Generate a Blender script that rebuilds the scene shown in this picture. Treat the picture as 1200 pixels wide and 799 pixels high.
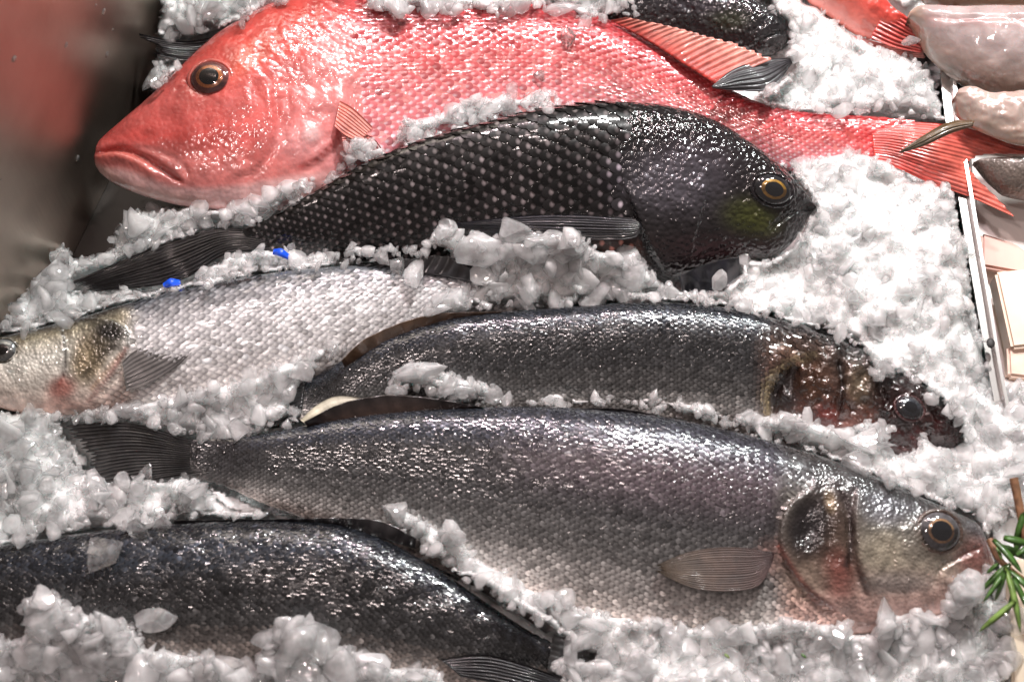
import bpy, math, random
import numpy as np
from mathutils import Vector, Matrix, Euler

# ------------------------------------------------------------------ scene, camera, light
for o in list(bpy.data.objects):
    bpy.data.objects.remove(o)
SC = bpy.context.scene
COL = SC.collection
random.seed(7)
RNG = np.random.default_rng(11)

TAU = math.radians(20)            # camera leans this far from straight down
DIST, VIEW_W = 1.05, 0.52
W, H = 1200.0, 799.0
FPX = W * DIST / VIEW_W
CPOS = np.array([0.0, -math.sin(TAU) * DIST, math.cos(TAU) * DIST])
FWD = -CPOS / DIST
RIGHT = np.array([1.0, 0, 0])
UP = np.cross(RIGHT, FWD)

cam_d = bpy.data.cameras.new("camera")
cam = bpy.data.objects.new("camera", cam_d)
COL.objects.link(cam)
cam.location = CPOS
cam.rotation_euler = (TAU, 0, 0)
cam_d.sensor_width = 36
cam_d.lens = 36 * FPX / W
cam_d.clip_start, cam_d.clip_end = 0.05, 30
cam_d.dof.use_dof = True
cam_d.dof.focus_distance = DIST + 0.01
cam_d.dof.aperture_fstop = 7.0
SC.camera = cam

SC.view_settings.view_transform = 'Standard'
SC.view_settings.look = 'None'
SC.view_settings.exposure = 0.1
SC.view_settings.gamma = 1.0
SC.render.engine = 'CYCLES'
cy = SC.cycles
cy.use_denoising = True
try:
    cy.denoiser = 'OPENIMAGEDENOISE'
except Exception:
    pass
cy.max_bounces = 16
cy.transmission_bounces = 12
cy.transparent_max_bounces = 24
cy.diffuse_bounces = 5
cy.glossy_bounces = 4
cy.sample_clamp_indirect = 4.0
cy.caustics_reflective = False

wd = bpy.data.worlds.new("World")
SC.world = wd
wd.use_nodes = True
bgn = wd.node_tree.nodes['Background']
bgn.inputs[0].default_value = (1.0, 0.84, 0.80, 1)
bgn.inputs[1].default_value = 0.19


def lamp(name, loc, target, size, size_y, power, color):
    d = bpy.data.lights.new(name, 'AREA')
    d.shape = 'RECTANGLE'
    d.size, d.size_y = size, size_y
    d.energy, d.color = power, color
    o = bpy.data.objects.new(name, d)
    COL.objects.link(o)
    o.location = loc
    o.rotation_euler = (Vector(target) - Vector(loc)).to_track_quat('-Z', 'Y').to_euler()
    return o


lamp("ceiling_or_fill_lamp", (0.34, 0.72, 1.10), (0.20, 0.05, 0), 0.09, 0.09, 17.5, (1.0, 0.985, 0.965))
lamp("ceiling_or_fill_lamp", (-0.05, 0.88, 1.00), (0.0, 0.0, 0), 0.06, 0.06, 8.5, (1.0, 0.79, 0.82))
lamp("ceiling_or_fill_lamp", (0.62, 0.95, 0.90), (0.10, 0.0, 0), 0.06, 0.06, 6.5, (0.93, 1.0, 0.98))
lamp("ceiling_or_fill_lamp", (-0.42, 0.95, 0.95), (-0.10, 0.0, 0), 0.06, 0.06, 6, (1.0, 0.77, 0.73))
lamp("ceiling_or_fill_lamp", (0.15, 0.25, 1.55), (0.05, 0.0, 0), 0.07, 0.07, 2.6, (1.0, 0.82, 0.79))  # added fill light, lifts the ice from above
lamp("ceiling_or_fill_lamp", (-0.35, -0.15, 1.45), (-0.10, -0.05, 0), 0.08, 0.08, 2.8, (1.0, 0.82, 0.78))  # second added fill, brightens the ice at the lower left


# ------------------------------------------------------------------ pixels to places
def P(px, py, z):
    """the point of the photograph (px, py) at height z; works on arrays"""
    px, py, z = np.broadcast_arrays(np.asarray(px, float), np.asarray(py, float), np.asarray(z, float))
    d = FWD + ((px - W / 2) / FPX)[..., None] * RIGHT - ((py - H / 2) / FPX)[..., None] * UP
    t = (z - CPOS[2]) / d[..., 2]
    return CPOS + d * t[..., None]


def proj(X):
    v = X - CPOS
    dz = v @ FWD
    return W / 2 + FPX * (v @ RIGHT) / dz, H / 2 - FPX * (v @ UP) / dz


MM = 0.001
PX = VIEW_W / W          # one pixel of the photograph in metres


# ------------------------------------------------------------------ small maths
def vnoise(x, y, seed=0):
    x = np.asarray(x, float); y = np.asarray(y, float)
    xi, yi = np.floor(x).astype(np.int64), np.floor(y).astype(np.int64)
    fx, fy = x - xi, y - yi
    fx, fy = fx * fx * (3 - 2 * fx), fy * fy * (3 - 2 * fy)

    def h(a, b):
        n = (a * 374761393 + b * 668265263 + seed * 974634777) & 0xffffffff
        n = ((n ^ (n >> 13)) * 1274126177) & 0xffffffff
        return ((n ^ (n >> 16)) & 0xffff) / 65535.0
    return ((h(xi, yi) * (1 - fx) + h(xi + 1, yi) * fx) * (1 - fy)
            + (h(xi, yi + 1) * (1 - fx) + h(xi + 1, yi + 1) * fx) * fy)


def fbm(x, y, seed=0, o=3):
    s, a, t = 0, 1.0, 0
    for k in range(o):
        s = s + a * vnoise(x * 2 ** k, y * 2 ** k, seed + k * 17)
        t += a; a *= 0.5
    return s / t


def curve(pts, n):
    """smooth curve through the points, n samples evenly spaced"""
    p = np.array(pts, float)
    if len(p) == 2:
        t = np.linspace(0, 1, n)[:, None]
        return p[0] * (1 - t) + p[1] * t
    q = np.vstack([2 * p[0] - p[1], p, 2 * p[-1] - p[-2]])
    out = []
    for i in range(1, len(q) - 2):
        t = np.linspace(0, 1, 24, endpoint=False)[:, None]
        a, b, c, d = q[i - 1], q[i], q[i + 1], q[i + 2]
        out.append(0.5 * (2 * b + (c - a) * t + (2 * a - 5 * b + 4 * c - d) * t ** 2 + (3 * b - a - 3 * c + d) * t ** 3))
    out.append(p[-1][None])
    c = np.vstack(out)
    L = np.concatenate([[0], np.cumsum(np.linalg.norm(np.diff(c, axis=0), axis=1))])
    u = np.linspace(0, L[-1], n)
    return np.stack([np.interp(u, L, c[:, k]) for k in range(c.shape[1])], 1)


def seg_dist(px, py, pts):
    """distance, signed side and position along a polyline"""
    c = curve(pts, 40)
    best = np.full(px.shape, 1e9); side = np.zeros(px.shape); tt = np.zeros(px.shape)
    n = len(c) - 1
    for i in range(n):
        a, b = c[i], c[i + 1]
        d = b - a
        L2 = d @ d + 1e-9
        t = np.clip(((px - a[0]) * d[0] + (py - a[1]) * d[1]) / L2, 0, 1)
        qx, qy = a[0] + t * d[0], a[1] + t * d[1]
        r = np.hypot(px - qx, py - qy)
        m = r < best
        best = np.where(m, r, best)
        side = np.where(m, np.sign(d[0] * (py - a[1]) - d[1] * (px - a[0])), side)
        tt = np.where(m, (i + t) / n, tt)
    return best, side, tt


def inside(px, py, poly):
    r = np.zeros(px.shape, bool)
    n = len(poly)
    j = n - 1
    for i in range(n):
        xi, yi = poly[i]; xj, yj = poly[j]
        if yi != yj:
            r ^= ((yi > py) != (yj > py)) & (px < (xj - xi) * (py - yi) / (yj - yi) + xi)
        j = i
    return r


def ell(px, py, cx, cy_, rx, ry, ang=0.0, soft=2.0):
    a = math.radians(ang)
    dx, dy = px - cx, py - cy_
    u = (dx * math.cos(a) + dy * math.sin(a)) / rx
    v = (-dx * math.sin(a) + dy * math.cos(a)) / ry
    return np.exp(-np.power(u * u + v * v, soft / 2 * 1.2))


def sstep(a, b, x):
    t = np.clip((x - a) / (b - a), 0, 1)
    return t * t * (3 - 2 * t)


# ------------------------------------------------------------------ mesh helpers
def np_mesh(name, verts, faces, mat, parent=None, col=None, uv=None, smooth=True, loc=None):
    """faces: int array (n,3) or (n,4)"""
    verts = np.asarray(verts, np.float32); faces = np.asarray(faces, np.int32)
    me = bpy.data.meshes.new(name)
    me.vertices.add(len(verts)); me.vertices.foreach_set('co', verts.ravel())
    k = faces.shape[1]
    me.loops.add(faces.size); me.loops.foreach_set('vertex_index', faces.ravel())
    me.polygons.add(len(faces))
    me.polygons.foreach_set('loop_start', np.arange(0, faces.size, k, dtype=np.int32))
    me.polygons.foreach_set('loop_total', np.full(len(faces), k, np.int32))
    me.polygons.foreach_set('use_smooth', np.full(len(faces), smooth, bool))
    me.update(calc_edges=True)
    if col is not None:
        a = me.color_attributes.new('Col', 'FLOAT_COLOR', 'POINT')
        a.data.foreach_set('color', np.asarray(col, np.float32).ravel())
    if uv is not None:
        a = me.attributes.new('suv', 'FLOAT_VECTOR', 'POINT')
        a.data.foreach_set('vector', np.asarray(uv, np.float32).ravel())
    me.materials.append(mat)
    o = bpy.data.objects.new(name, me)
    COL.objects.link(o)
    if parent is not None:
        o.parent = parent
    return o


def grid_faces(n, m, closed=False):
    i, j = np.meshgrid(np.arange(n - 1), np.arange(m if closed else m - 1), indexing='ij')
    j2 = (j + 1) % m
    return np.stack([i * m + j, i * m + j2, (i + 1) * m + j2, (i + 1) * m + j], -1).reshape(-1, 4)


def thing(name, label, cat, loc=(0, 0, 0), group=None):
    o = bpy.data.objects.new(name, None)
    COL.objects.link(o)
    o.empty_display_size = 0.02
    o['label'] = label; o['category'] = cat
    if group:
        o['group'] = group
    return o


def tag(o, label=None, cat=None, group=None, kind=None):
    if label: o['label'] = label
    if cat: o['category'] = cat
    if group: o['group'] = group
    if kind: o['kind'] = kind
    return o


# ------------------------------------------------------------------ materials
def new_mat(name):
    m = bpy.data.materials.new(name)
    m.use_nodes = True
    nt = m.node_tree
    return m, nt, nt.nodes['Principled BSDF'], nt.nodes['Material Output']


def N(nt, t, **kw):
    n = nt.nodes.new(t)
    for k, v in kw.items():
        if k.startswith('i_'):
            n.inputs[k[2:].replace('_', ' ')].default_value = v
        else:
            setattr(n, k, v)
    return n


def ramp(nt, src, stops):
    r = N(nt, 'ShaderNodeValToRGB')
    e = r.color_ramp.elements
    while len(e) > 1:
        e.remove(e[-1])
    e[0].position = stops[0][0]; e[0].color = stops[0][1]
    for p, c in stops[1:]:
        x = e.new(p); x.color = c
    nt.links.new(src, r.inputs[0])
    return r


def g(v):
    return (v, v, v, 1)


def skin_mat(name, bump_scale=420, bump=0.35, rough=0.28, coat=0.8, mottle=0.5, noise_scale=90, sss=0.0):
    """wet bare skin: colour from the fish's own markings, pebbled relief"""
    m, nt, b, out = new_mat(name)
    L = nt.links.new
    at = N(nt, 'ShaderNodeAttribute', attribute_name='Col')
    tc = N(nt, 'ShaderNodeTexCoord')
    n1 = N(nt, 'ShaderNodeTexNoise', i_Scale=noise_scale, i_Detail=6.0, i_Roughness=0.65)
    L(tc.outputs['Object'], n1.inputs['Vector'])
    r1 = ramp(nt, n1.outputs['Fac'], [(0.3, g(1 - mottle)), (0.55, g(1.0)), (0.75, g(1 + mottle))])
    mx = N(nt, 'ShaderNodeMix', data_type='RGBA', blend_type='MULTIPLY')
    mx.inputs[0].default_value = 1.0
    L(at.outputs['Color'], mx.inputs[6]); L(r1.outputs[0], mx.inputs[7])
    L(mx.outputs[2], b.inputs['Base Color'])
    L(at.outputs['Alpha'], b.inputs['Metallic'])
    v = N(nt, 'ShaderNodeTexVoronoi', i_Scale=float(bump_scale)); v.feature = 'SMOOTH_F1'
    v.inputs['Smoothness'].default_value = 0.4
    L(tc.outputs['Object'], v.inputs['Vector'])
    n2 = N(nt, 'ShaderNodeTexNoise', i_Scale=250.0, i_Detail=4.0)
    L(tc.outputs['Object'], n2.inputs['Vector'])
    bp = N(nt, 'ShaderNodeBump', i_Strength=float(bump), i_Distance=0.0009 if bump > 0.9 else 0.0013)
    bp.invert = True
    L(v.outputs['Distance'], bp.inputs['Height'])
    bp2 = N(nt, 'ShaderNodeBump', i_Strength=float(bump) * (0.3 if bump > 0.9 else 0.8), i_Distance=0.0015)
    L(n2.outputs['Fac'], bp2.inputs['Height']); L(bp.outputs[0], bp2.inputs['Normal'])
    L(bp2.outputs[0], b.inputs['Normal'])
    n3 = N(nt, 'ShaderNodeTexNoise', i_Scale=60.0, i_Detail=3.0)
    L(tc.outputs['Object'], n3.inputs['Vector'])
    mr = N(nt, 'ShaderNodeMapRange'); L(n3.outputs['Fac'], mr.inputs[0])
    mr.inputs[1].default_value = 0.3; mr.inputs[2].default_value = 0.7
    mr.inputs[3].default_value = rough * 0.6; mr.inputs[4].default_value = rough * 1.5
    L(mr.outputs[0], b.inputs['Roughness'])
    b.inputs['Coat Weight'].default_value = coat
    b.inputs['Coat Roughness'].default_value = 0.07
    if bump > 0.9: b.inputs['Specular IOR Level'].default_value = 0.15
    L(bp2.outputs[0], b.inputs['Coat Normal'])
    if sss:
        b.inputs['Subsurface Weight'].default_value = sss
        b.inputs['Subsurface Radius'].default_value = (1.0, 0.35, 0.25)
        b.inputs['Subsurface Scale'].default_value = 0.004
    return m


def scale_mat(name, centre, rim, c_pos=(0.0, 0.75), rough=0.25, coat=0.7, spot=(0.0, 0.0, 0.5, 0.5), bump=0.05):
    """one scale: its markings (Col) tinted lighter at the spot, towards rim colour at the edge"""
    m, nt, b, out = new_mat(name)
    b.inputs['Specular IOR Level'].default_value = 0.18 if 'black' in name else 0.35
    L = nt.links.new
    at = N(nt, 'ShaderNodeAttribute', attribute_name='Col')
    uv = N(nt, 'ShaderNodeAttribute', attribute_name='suv')
    # elliptical distance from the spot's middle
    mp = N(nt, 'ShaderNodeVectorMath', operation='SUBTRACT'); mp.inputs[1].default_value = (spot[0], spot[1], 0)
    L(uv.outputs['Vector'], mp.inputs[0])
    sc_ = N(nt, 'ShaderNodeVectorMath', operation='MULTIPLY'); sc_.inputs[1].default_value = (1 / spot[2], 1 / spot[3], 0)
    L(mp.outputs[0], sc_.inputs[0])
    ln = N(nt, 'ShaderNodeVectorMath', operation='LENGTH'); L(sc_.outputs[0], ln.inputs[0])
    rr = ramp(nt, ln.outputs['Value'], [(0.0, g(1)), (c_pos[0] + 0.35, g(0.8)), (c_pos[1] + 0.2, g(0))])
    mc = N(nt, 'ShaderNodeMix', data_type='RGBA', blend_type='MULTIPLY'); mc.inputs[0].default_value = 1
    L(at.outputs['Color'], mc.inputs[6]); mc.inputs[7].default_value = (*centre, 1)
    mr_ = N(nt, 'ShaderNodeMix', data_type='RGBA', blend_type='MULTIPLY'); mr_.inputs[0].default_value = 1
    L(at.outputs['Color'], mr_.inputs[6]); mr_.inputs[7].default_value = (*rim, 1)
    mx = N(nt, 'ShaderNodeMix', data_type='RGBA')
    L(rr.outputs[0], mx.inputs[0]); L(mr_.outputs[2], mx.inputs[6]); L(mc.outputs[2], mx.inputs[7])
    L(mx.outputs[2], b.inputs['Base Color'])
    L(at.outputs['Alpha'], b.inputs['Metallic'])
    tc = N(nt, 'ShaderNodeTexCoord')
    n3 = N(nt, 'ShaderNodeTexNoise', i_Scale=130.0, i_Detail=4.0)
    L(tc.outputs['Object'], n3.inputs['Vector'])
    mr = N(nt, 'ShaderNodeMapRange'); L(n3.outputs['Fac'], mr.inputs[0])
    mr.inputs[1].default_value = 0.35; mr.inputs[2].default_value = 0.65
    mr.inputs[3].default_value = rough * 0.6; mr.inputs[4].default_value = rough * 1.6
    L(mr.outputs[0], b.inputs['Roughness'])
    n4 = N(nt, 'ShaderNodeTexNoise', i_Scale=900.0, i_Detail=2.0)
    L(tc.outputs['Object'], n4.inputs['Vector'])
    bp = N(nt, 'ShaderNodeBump', i_Strength=float(bump), i_Distance=0.001)
    L(n4.outputs['Fac'], bp.inputs['Height'])
    L(bp.outputs[0], b.inputs['Normal']); L(bp.outputs[0], b.inputs['Coat Normal'])
    b.inputs['Coat Weight'].default_value = coat
    b.inputs['Coat Roughness'].default_value = 0.08
    return m


def fin_mat(name, rough=0.3, coat=0.6, transl=0.0):
    m, nt, b, out = new_mat(name)
    L = nt.links.new
    at = N(nt, 'ShaderNodeAttribute', attribute_name='Col')
    tc = N(nt, 'ShaderNodeTexCoord')
    n1 = N(nt, 'ShaderNodeTexNoise', i_Scale=160.0, i_Detail=5.0)
    L(tc.outputs['Object'], n1.inputs['Vector'])
    r1 = ramp(nt, n1.outputs['Fac'], [(0.3, g(0.6)), (0.7, g(1.3))])
    mx = N(nt, 'ShaderNodeMix', data_type='RGBA', blend_type='MULTIPLY'); mx.inputs[0].default_value = 1
    L(at.outputs['Color'], mx.inputs[6]); L(r1.outputs[0], mx.inputs[7])
    L(mx.outputs[2], b.inputs['Base Color'])
    b.inputs['Roughness'].default_value = rough
    b.inputs['Coat Weight'].default_value = coat
    b.inputs['Coat Roughness'].default_value = 0.06
    bp = N(nt, 'ShaderNodeBump', i_Strength=0.5, i_Distance=0.001)
    L(n1.outputs['Fac'], bp.inputs['Height']); L(bp.outputs[0], b.inputs['Normal'])
    if transl:
        b.inputs['Alpha'].default_value = 1 - transl
    return m


def plain(name, color, rough=0.4, metal=0.0, coat=0.0, noise=None, bump=0.0, sss=0.0):
    m, nt, b, out = new_mat(name)
    L = nt.links.new
    b.inputs['Base Color'].default_value = (*color, 1)
    b.inputs['Roughness'].default_value = rough
    b.inputs['Metallic'].default_value = metal
    b.inputs['Coat Weight'].default_value = coat
    b.inputs['Coat Roughness'].default_value = 0.03
    if sss:
        b.inputs['Subsurface Weight'].default_value = sss
        b.inputs['Subsurface Scale'].default_value = 0.003
    if noise:
        sc_, amt = noise
        tc = N(nt, 'ShaderNodeTexCoord')
        n1 = N(nt, 'ShaderNodeTexNoise', i_Scale=float(sc_), i_Detail=5.0)
        L(tc.outputs['Object'], n1.inputs['Vector'])
        r1 = ramp(nt, n1.outputs['Fac'], [(0.3, (*[c * (1 - amt) for c in color], 1)), (0.7, (*[min(1, c * (1 + amt)) for c in color], 1))])
        L(r1.outputs[0], b.inputs['Base Color'])
        if bump:
            bp = N(nt, 'ShaderNodeBump', i_Strength=bump, i_Distance=0.001)
            L(n1.outputs['Fac'], bp.inputs['Height']); L(bp.outputs[0], b.inputs['Normal'])
    return m


def ice_mat(name, see=0.5, tint=(0.93, 0.95, 0.95), rough=0.12, bump_d=0.0012, refr=0.2, sss=0.004):
    """melting ice: milky core partly seen through, under a clear wet skin"""
    m, nt, b, out = new_mat(name)
    L = nt.links.new
    tc = N(nt, 'ShaderNodeTexCoord')
    at = N(nt, 'ShaderNodeAttribute', attribute_name='Col')
    b.inputs['Base Color'].default_value = (*tint, 1)
    b.inputs['Subsurface Weight'].default_value = 1.0
    b.inputs['Subsurface Radius'].default_value = (0.9, 1.0, 1.0)
    b.inputs['Subsurface Scale'].default_value = sss
    b.inputs['IOR'].default_value = 1.31
    b.inputs['Roughness'].default_value = rough
    b.inputs['Coat Weight'].default_value = 1.0
    b.inputs['Coat IOR'].default_value = 1.7
    b.inputs['Coat Roughness'].default_value = 0.03
    n1 = N(nt, 'ShaderNodeTexNoise', i_Scale=300.0, i_Detail=6.0, i_Roughness=0.62)
    L(tc.outputs['Object'], n1.inputs['Vector'])
    bp = N(nt, 'ShaderNodeBump', i_Strength=0.7, i_Distance=bump_d)
    L(n1.outputs['Fac'], bp.inputs['Height'])
    L(bp.outputs[0], b.inputs['Normal'])
    nc = N(nt, 'ShaderNodeTexNoise', i_Scale=170.0, i_Detail=2.0)
    L(tc.outputs['Object'], nc.inputs['Vector'])
    bc = N(nt, 'ShaderNodeBump', i_Strength=0.35, i_Distance=0.0012)
    L(nc.outputs['Fac'], bc.inputs['Height']); L(bc.outputs[0], b.inputs['Coat Normal'])
    gl = N(nt, 'ShaderNodeBsdfGlass'); gl.inputs['IOR'].default_value = 1.25
    gl.inputs['Roughness'].default_value = 0.02
    L(bc.outputs[0], gl.inputs['Normal'])
    tp = N(nt, 'ShaderNodeBsdfTransparent')
    tp.inputs['Color'].default_value = (0.985, 0.99, 0.99, 1)
    m2 = N(nt, 'ShaderNodeMixShader'); m2.inputs[0].default_value = 1 - refr
    L(gl.outputs[0], m2.inputs[1]); L(tp.outputs[0], m2.inputs[2])
    n2 = N(nt, 'ShaderNodeTexNoise', i_Scale=140.0, i_Detail=4.0)
    L(tc.outputs['Object'], n2.inputs['Vector'])
    r = ramp(nt, n2.outputs['Fac'], [(0.36, g(see * 0.88)), (0.60, g(min(1, see * 1.1)))])
    ad = N(nt, 'ShaderNodeMath', operation='MULTIPLY'); L(r.outputs[0], ad.inputs[0]); L(at.outputs['Alpha'], ad.inputs[1])
    m3 = N(nt, 'ShaderNodeMixShader')
    L(ad.outputs[0], m3.inputs[0]); L(b.outputs[0], m3.inputs[1]); L(m2.outputs[0], m3.inputs[2])
    gs = N(nt, 'ShaderNodeBsdfGlossy'); gs.inputs['Roughness'].default_value = 0.04
    L(bc.outputs[0], gs.inputs['Normal'])
    m4 = N(nt, 'ShaderNodeMixShader'); m4.inputs[0].default_value = 0.05
    L(m3.outputs[0], m4.inputs[1]); L(gs.outputs[0], m4.inputs[2])
    L(m4.outputs[0], out.inputs['Surface'])
    return m


M = {}
def bed_mat():
    m, nt, b, out = new_mat('packed_ice')
    L = nt.links.new
    tc = N(nt, 'ShaderNodeTexCoord')
    n0 = N(nt, 'ShaderNodeTexNoise', i_Scale=30.0, i_Detail=4.0); L(tc.outputs['Object'], n0.inputs['Vector'])
    r = ramp(nt, n0.outputs['Fac'], [(0.35, (0.80, 0.82, 0.815, 1)), (0.65, (0.93, 0.925, 0.92, 1))])
    L(r.outputs[0], b.inputs['Base Color'])
    b.inputs['Subsurface Weight'].default_value = 1.0
    b.inputs['Subsurface Radius'].default_value = (0.9, 1.0, 1.0)
    b.inputs['Subsurface Scale'].default_value = 0.006
    b.inputs['IOR'].default_value = 1.33
    b.inputs['Roughness'].default_value = 0.14
    b.inputs['Coat Weight'].default_value = 1.0
    b.inputs['Coat IOR'].default_value = 1.7
    b.inputs['Coat Roughness'].default_value = 0.03
    n1 = N(nt, 'ShaderNodeTexNoise', i_Scale=420.0, i_Detail=6.0, i_Roughness=0.65)
    L(tc.outputs['Object'], n1.inputs['Vector'])
    bp = N(nt, 'ShaderNodeBump', i_Strength=0.8, i_Distance=0.0018)
    L(n1.outputs['Fac'], bp.inputs['Height'])
    L(bp.outputs[0], b.inputs['Normal'])
    nc = N(nt, 'ShaderNodeTexNoise', i_Scale=230.0, i_Detail=3.0)
    L(tc.outputs['Object'], nc.inputs['Vector'])
    bc = N(nt, 'ShaderNodeBump', i_Strength=0.5, i_Distance=0.0015)
    L(nc.outputs['Fac'], bc.inputs['Height']); L(bc.outputs[0], b.inputs['Coat Normal'])
    return m


M['ice'] = bed_mat()
M['chunk'] = ice_mat('ice_chunk', 0.78, (0.98, 0.98, 0.98), 0.08, refr=0.10, sss=0.009)
M['clear'] = ice_mat('clear_ice', 0.92, (0.92, 0.94, 0.94), 0.05, refr=0.85)
M['black_skin'] = skin_mat('black_skin', 380, 0.95, 0.2, 1.0, 0.4)
M['red_skin'] = skin_mat('red_skin', 380, 0.22, 0.28, 0.9, 0.2, 60, 0.25)
M['bass_skin'] = skin_mat('silver_skin', 600, 0.35, 0.28, 0.8, 0.45, 120)
M['pale_skin'] = skin_mat('pale_skin', 300, 0.12, 0.25, 1.0, 0.15, 50, 0.6)
M['black_scale'] = scale_mat('black_scale', (11.0, 10.2, 10.4), (0.6, 0.6, 0.6), spot=(0.22, 0.0, 0.28, 0.62), rough=0.3, coat=0.6)
M['red_scale'] = scale_mat('red_scale', (1.15, 2.1, 2.3), (0.80, 0.60, 0.68), spot=(0.15, 0, 0.5, 0.5), rough=0.2, coat=1.0)
M['bass_scale'] = scale_mat('bass_scale', (0.6, 0.6, 0.6), (1.6, 1.6, 1.6), spot=(0.05, 0, 0.62, 0.7), rough=0.2)
M['silver_scale'] = scale_mat('silver_scale', (1.35, 1.35, 1.35), (0.68, 0.68, 0.70), spot=(0.05, 0, 0.75, 0.8), rough=0.3)
M['fin'] = fin_mat('fin')
M['fin_dull'] = fin_mat('dull_fin', 0.6, 0.08)
M['fin_thin'] = fin_mat('thin_fin', 0.3, 0.5, 0.45)
def cornea_mat():
    m, nt, b, out = new_mat('cornea')
    nt.nodes.remove(b)
    t = N(nt, 'ShaderNodeBsdfTransparent'); t.inputs['Color'].default_value = (0.95, 0.95, 0.95, 1)
    q = N(nt, 'ShaderNodeBsdfGlossy'); q.inputs['Roughness'].default_value = 0.02
    d_ = N(nt, 'ShaderNodeBsdfDiffuse'); d_.inputs['Color'].default_value = (0.5, 0.55, 0.6, 1)
    f_ = N(nt, 'ShaderNodeFresnel'); f_.inputs['IOR'].default_value = 1.5
    x = N(nt, 'ShaderNodeMixShader'); x.inputs[0].default_value = 0.008
    nt.links.new(t.outputs[0], x.inputs[1]); nt.links.new(d_.outputs[0], x.inputs[2])
    y = N(nt, 'ShaderNodeMixShader')
    nt.links.new(f_.outputs[0], y.inputs[0]); nt.links.new(x.outputs[0], y.inputs[1]); nt.links.new(q.outputs[0], y.inputs[2])
    nt.links.new(y.outputs[0], out.inputs['Surface'])
    return m


M['cornea'] = cornea_mat()
M['pupil'] = plain('pupil', (0.006, 0.007, 0.01), 0.05, coat=1)


# ------------------------------------------------------------------ the fish builder
ZMAP = {}          # cells of 3 px -> greatest height of any fish, for heaping ice on them
FISH = []


def splat(X):
    px, py = proj(X)
    for a, b, z in zip((px // 3).astype(int).tolist(), (py // 3).astype(int).tolist(), X[:, 2].tolist()):
        k = (a, b)
        if z > ZMAP.get(k, -1):
            ZMAP[k] = z


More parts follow.
